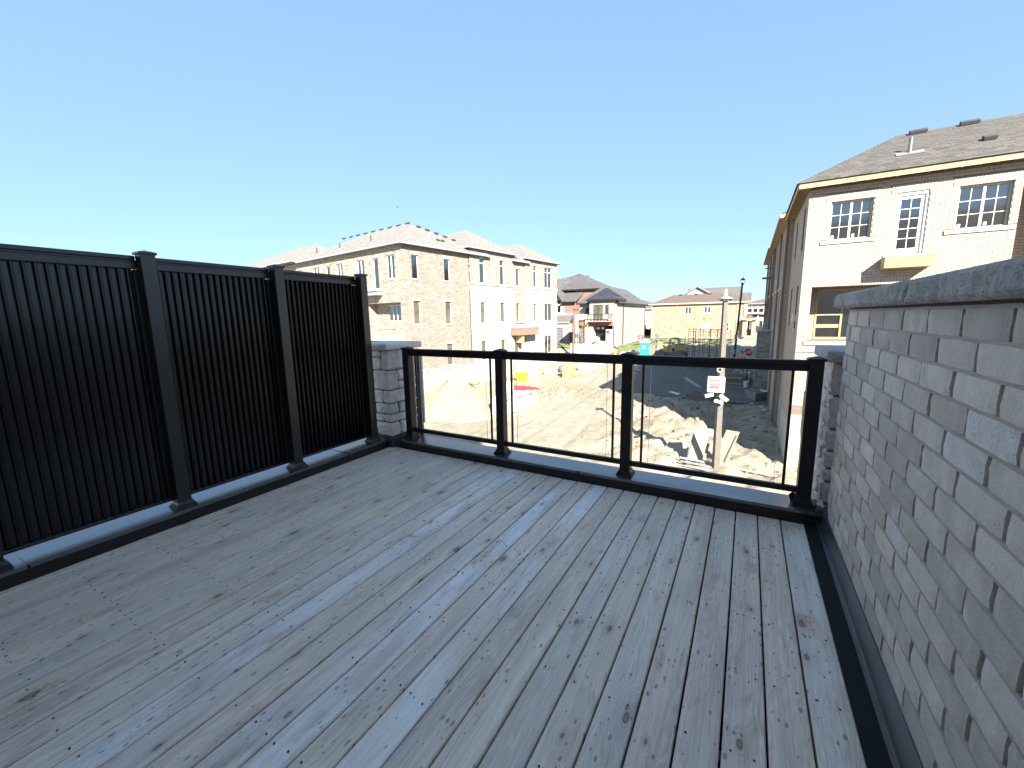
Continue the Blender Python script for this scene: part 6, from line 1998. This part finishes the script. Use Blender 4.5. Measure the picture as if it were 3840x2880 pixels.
# small half bare tree
t = thing('young_tree', 'thin young tree with sparse yellow leaves before the corner house garage', 'tree', (-19.0, 48.2, -3.2))
mb = MB(); q = random.Random(21)
mb.tube([(-19.0, 48.2, -3.3), (-18.97, 48.2, -2.0), (-19.02, 48.2, -.8), (-18.98, 48.2, .4)], .035, 7)
br = []
for i in range(26):
    z_ = -2.0 + i * .10; a = q.uniform(0, 2 * PI); l = q.uniform(.3, .62) * (1 if z_ < .2 else .6)
    e = Vector((-19.0 + math.cos(a) * l, 48.2 + math.sin(a) * l, z_ + q.uniform(.15, .4))); mb.cyl((-19.0, 48.2, z_), e, .014, .006, 4, False); br.append(e)
mb.build('trunk', M['bark'], t)
mb = MB()
for e in br:
    for _ in range(26 if e.z > -.4 else 11):
        c = e + Vector((q.gauss(0, .13), q.gauss(0, .13), q.gauss(0, .13)))
        d1 = Vector((q.uniform(-1, 1), q.uniform(-1, 1), q.uniform(-1, 1))).normalized() * .04; d2 = d1.cross(Vector((q.uniform(-1, 1), .2, 1))).normalized() * .03
        mb.face([c - d1 - d2, c + d1 - d2, c + d1 + d2, c - d1 + d2])
mb.build('crown', M['leafy'], t, fix=False, kind='stuff')

t = thing('covered_grill', 'white and blue covered round object on a low stand above the white fence', 'covered grill', (-17.5, 48.6, -2.9))
mb = MB(); mb.lathe((-17.5, 48.6, -1.78), [(.40, 0), (.46, .12), (.44, .4), (.30, .62), (.05, .68)], 16); mb.build('cover', M['white'], t)
mb = MB(); mb.lathe((-17.48, 48.5, -1.55), [(.36, 0), (.385, .12), (.36, .28)], 16); mb.build('blue_band', plain('pale_blue', (.30, .42, .62), .5), t)
mb = MB()
for (x, y) in ((-17.85, 48.4), (-17.15, 48.4), (-17.5, 48.95)): mb.bar((x, y, -3.2), (x * .5 - 8.75, 48.6, -1.8), .05)
mb.box(-18.2, 48.35, -1.90, -17.05, 48.85, -1.80); mb.build('stand', M['galv'], t, kind='stuff')
t = thing('timber_beam', 'brown timber beam lying across the top of the white fence', 'beam', (-16.3, 47.2, -1.95))
mb = MB(); mb.bar((-17.0, 47.3, -1.88), (-15.5, 47.2, -1.92), .12, .09); mb.build('beam', M['greywood'], t)
t = thing('red_sign', 'red sign with white square standing at the far end of the beige house side wall', 'sign', (-13.6, 60, -2.6))
mb = MB(); k3 = 63.445 / 50.445; X = lambda x: -.4432 + (x + .4432) * k3; ZZ = lambda z: 1.5176 + (z - 1.5176) * k3
mb.box(X(-11.81), 60, ZZ(-1.28), X(-11.24), 60.08, ZZ(-.84)); sp = mb.build('panel', M['red'], t)
mb = MB(); mb.box(X(-11.62), 59.98, ZZ(-1.15), X(-11.4), 59.998, ZZ(-.97)); mb.build('white_square', M['white'], sp)
mb = MB()
for x in (-11.75, -11.3): mb.bar((X(x), 60.04, -2.6), (X(x), 60.04, ZZ(-1.28)), .07)
mb.build('stake', M['greywood'], t, kind='stuff')
t = thing('fire_hydrant', 'small yellow fire hydrant right of the white fence', 'hydrant', (-14.53, 47, -3.5))
mb = MB(); mb.lathe((-14.53, 47, -3.5), [(.17, 0), (.17, .08), (.11, .1), (.11, .65), (.16, .67), (.16, .74), (.10, .86), (.03, .92)], 14); mb.build('barrel', M['yellow2'], t)
mb = MB(); mb.cyl((-14.75, 47, -2.95), (-14.31, 47, -2.95), .07, .07, 10); mb.cyl((-14.53, 46.78, -2.95), (-14.53, 47, -2.95), .09, .09, 10); mb.build('outlet', M['yellow2'], t)
for (x, lab) in ((-13.65, 'pale concrete pipe ring lying left of its larger twin behind the railing post'), (-12.6, 'larger pale concrete pipe ring lying just left of the teal toilet')):
    r_0 = .36 if x < -13 else .46
    t = thing('concrete_pipe', lab, 'pipe', (x, 47, -3.55))
    mb = MB(); mb.lathe((x, 47, -3.5 + r_0), [(r_0 * .72, .0), (r_0, .0), (r_0, .6), (r_0 * .72, .6)], 18, 'y'); mb.build('ring', M['tan_block'], t)
    mb = MB(); mb.lathe((x, 47, -3.5 + r_0), [(r_0 * .70, .05), (r_0 * .71, .5)], 18, 'y'); mb.build('bore', M['interior'], t)

# pallets
def pallet(x, y, z, a, label):
    t = thing('pallet', label, 'pallet', (x, y, z), a, 'pallets in the stack beside the pale terrace')
    M_ = Matrix.Translation((x, y, z)) @ Matrix.Rotation(a, 4, 'Z')
    for (n_, boxes) in (('deck_slat', [((-.5 + i * .176, -.55, .115), (-.5 + i * .176 + .12, .55, .135)) for i in range(6)]), ('stringer', [((-.5, -.55 + j * .51, .022), (.5, -.47 + j * .51, .113)) for j in range(3)]), ('base_slat', [((-.5 + i * .44, -.55, 0), (-.5 + i * .44 + .12, .55, .02)) for i in range(3)])):
        for (a_, b_) in boxes:
            mb = MB(); mb.box(*a_, *b_); mb.v = [tuple(M_ @ Vector(v_)) for v_ in mb.v]; mb.build(n_, M['lumber'], t, fix=False)
    return t
for i in range(7):
    nm = ['bottom pallet', 'second pallet from the bottom', 'third pallet from the bottom', 'middle pallet, fourth from the bottom', 'fifth pallet from the bottom', 'pallet just under the top one', 'topmost pallet'][i]
    pallet(-14.95 + random.uniform(-.03, .03), 32.75 + random.uniform(-.03, .03), -4.16 + i * .150, R(8) + random.uniform(-.03, .03), nm + ' in the sunlit stack by the pale terrace')
t = thing('tarp_bundle', 'grey tarp bundle lying behind the stack of pallets', 'tarp', (-16, 35.3, -4))
mb = rockbox(-16.9, 34.8, -4.05, -15.7, 35.6, -3.4, .05, 'xXyYZ', .12, 3, .06); mb.build('bundle', M['steel'], t, smooth=True)
for i, (x, y, l, h, mt) in enumerate(((-14.6, 36.0, 1.2, .9, 'plywood'), (-14.2, 37.2, .9, 1.2, 'tan_block'), (-13.9, 38.4, 1.0, 1.1, 'plywood'), (-13.6, 39.4, .7, .9, 'greywood'))):
    slab('leaning_sheet', ['tan sheet leaning right behind the pallet stack', 'taller pale sheet leaning second from the pallet stack', 'third pale sheet leaning behind the pallet stack', 'grey sheet leaning farthest from the pallet stack'][i], 'sheet', (x - l / 2, y, H(x, y)), (x + l / 2, y + .3, H(x, y)), (-.2, .55, h), .02, M[mt])

# wrapped brick skids
q = random.Random(44)
for i, (x, y, lab) in enumerate(((-13.95, 18.55, 'pale wrapped brick skid nearest the deck, left behind the railing post'), (-13.75, 19.75, 'middle pale wrapped brick skid with torn cover'), (-13.55, 20.95, 'farthest pale wrapped brick skid with brown cardboard side'))):
    t = thing('brick_skid', lab, 'brick skid', (x, y, -4.68), R(-8), group='wrapped brick skids in a row on the sunlit lot')
    Mx = Matrix.Translation((x, y, -4.68)) @ Matrix.Rotation(R(10), 4, 'Z')
    def bm_(mb): mb.v = [tuple(Mx @ Vector(v_)) for v_ in mb.v]; return mb
    mb = bm_(rockbox(-.5, -.52, .1, .5, .50, 1.18, .012, 'xXyYZ', .1, i + 5, .01)); mb.build('wrapped_load', M['sandstone'] if i != 0 else M['offwhite'], t)
    for k in range(3):
        mb = MB(); mb.box(-.48 + k * .42, -.5, 0, -.36 + k * .42, .5, .098); bm_(mb).build('runner', M['lumber'], t)
    mb = MB()
    for k in range(7): mb.bar((.515, -.4 + k * .11, 1.06 - .02 * abs(k - 3) + q.uniform(-.02, .02)), (.515, -.3 + k * .11, 1.07 - .02 * abs(k - 2) + q.uniform(-.03, .02)), .02, .05)
    bm_(mb).build('torn_edge', M['print'], t, kind='stuff')
slab('cardboard_sheet', 'brown cardboard sheet leaning at the farthest wrapped skid', 'cardboard', (-13.0, 21.2, -4.62), (-12.85, 22.0, -4.60), (-.35, .0, 1.1), .02, M['cardboard'])
t = thing('red_tarp', 'crumpled red tarp lying behind the wrapped brick skids', 'tarp', (-16.2, 26.2, -4.4))
mb = rockbox(-17.4, 25.6, -4.5, -14.9, 26.5, -4.15, .10, 'xXyYZ', .14, 9, .05); mb.build('tarp', M['red'], t, smooth=True)
t = thing('lime_bin', 'bright lime green plastic bin beside the pale terrace wall', 'bin', (-18.3, 29.6, -4.25))
mb = MB(); mb.hexa([(-18.75, 29.3, -4.25), (-17.95, 29.3, -4.25), (-17.95, 29.9, -4.25), (-18.75, 29.9, -4.25), (-18.85, 29.2, -3.6), (-17.85, 29.2, -3.6), (-17.85, 30.0, -3.6), (-18.85, 30.0, -3.6)]); mb.build('bin_body', M['lime'], t)
mb = MB(); mb.box(-18.9, 29.15, -3.6, -17.8, 30.05, -3.52, .01); mb.build('lid', M['lime'], t)
t = thing('white_bulk_bag', 'white bulk bag with grey folds behind the second railing post', 'bulk bag', (-16.9, 24.3, -4.45))
mb = rockbox(-17.5, 23.8, -4.5, -16.4, 24.8, -3.5, .05, 'xXyYZ', .12, 13, .08); mb.build('bag', M['offwhite'], t, smooth=True)
for i, (x, y, w_, h_) in enumerate(((-18.6, 31.8, 1.5, .75), (-17.2, 33.6, 1.2, .55), (-18.0, 35.6, 1.6, .5))):
    t = thing('concrete_block', ['wide pale concrete block against the terrace wall, nearest of three', 'middle tan concrete block between two wider ones by the terrace wall', 'farthest low pale concrete block by the terrace wall'][i], 'concrete block', (x, y, -4.2))
    mb = MB(); mb.chbox((x - w_ / 2, y - .3, -4.25), (w_, .12, 0), (-.05, .6, 0), (0, 0, h_), .02); mb.build('block', M['tan_block'] if i == 1 else M['lstonetrim'], t)
# building number painted on the wall foot
place_text('35', .55, 'wall_number', M['orange'], LT, (19.6, -.125, 1.0), (1, 0, 0), (0, 0, 1))

# sand pile with shovel and sacks
def pile(x, y):
    p = Vector((x, y, 0))
    cx_, cy_ = -17.9, 19.0
    dx, dy = x - cx_, y - cy_
    a = R(-25); ux, uy = dx * math.cos(a) + dy * math.sin(a), -dx * math.sin(a) + dy * math.cos(a)
    r = math.sqrt((ux / 4.2) ** 2 + (uy / 3.6) ** 2) + noise.noise(p * .7) * .10
    h = max(0, 1 - r) ** .85 * 2.25
    return -4.78 + h + (noise.noise(p * 2.2) * .12 + noise.noise(p * 6) * .05) * min(1, h * 2) + (noise.noise(p * 14) * .05 if .05 < h < 1.0 else 0)
xs = [-23 + i * .1 for i in range(96)]; ys = [14.9 + i * .1 for i in range(82)]
o = sheet('sand_pile', xs, ys, pile, M['sandpile'], None, mask=lambda x, y: pile(x, y) > -4.76)
tag(o, 'big sunlit sand pile heaped against the pale terrace foundation', 'sand pile')
t = thing('shovel', 'shovel stuck upright in the sand pile', 'shovel', (-18.16, 18.5, -3.1))
mb = MB(); mb.cyl((-18.14, 18.5, -3.3), (-18.18, 18.5, -2.72), .018, .018, 6); mb.build('shaft', M['greywood'], t)
mb = MB(); mb.bar((-18.25, 18.5, -2.62), (-18.11, 18.5, -2.62), .03); mb.bar((-18.24, 18.5, -2.62), (-18.19, 18.5, -2.74), .02); mb.bar((-18.12, 18.5, -2.62), (-18.17, 18.5, -2.74), .02); mb.build('handle', M['steel'], t)
t = thing('brown_sack', 'brown and green sacks dumped on top of the sand pile', 'sacks', (-16.6, 19.4, -2.9))
mb = rockbox(-17.0, 19.3, -3.0, -16.3, 19.9, -2.55, .05, 'xXyYZ', .12, 23, .05); mb.build('sack', M['cardboard'], t, smooth=True)
mb = rockbox(-17.6, 19.2, -2.95, -17.05, 19.7, -2.65, .05, 'xXyYZ', .12, 24, .05); mb.build('sack', M['offwhite'], t, smooth=True)

# bird
t = thing('bird', 'small dark bird flying high above the pale terrace roof', 'bird', (-62.2, 60, 23.6))
mb = MB(); c = Vector((-62.2, 60, 23.6)); d = Vector((.8, .4, .05)).normalized()
mb.lathe(c, [(.01, -.22), (.06, -.1), (.075, .02), (.05, .14), (.012, .22)], 8, 'x'); bb = mb.build('body', M['print'], t)
mb = MB()
for s_ in (-1, 1):
    mb.hexa([c + Vector((-.07, 0, 0)), c + Vector((.08, 0, 0)), c + Vector((.03, s_ * .28, .10)), c + Vector((-.08, s_ * .28, .10)), c + Vector((-.07, 0, .02)), c + Vector((.08, 0, .02)), c + Vector((.03, s_ * .28, .115)), c + Vector((-.08, s_ * .28, .115))])
    mb.hexa([c + Vector((-.08, s_ * .28, .10)), c + Vector((.03, s_ * .28, .10)), c + Vector((-.10, s_ * .52, .04)), c + Vector((-.12, s_ * .52, .04)), c + Vector((-.08, s_ * .28, .115)), c + Vector((.03, s_ * .28, .115)), c + Vector((-.10, s_ * .52, .05)), c + Vector((-.12, s_ * .52, .05))])
mb.build('wing', M['print'], t, kind='stuff')
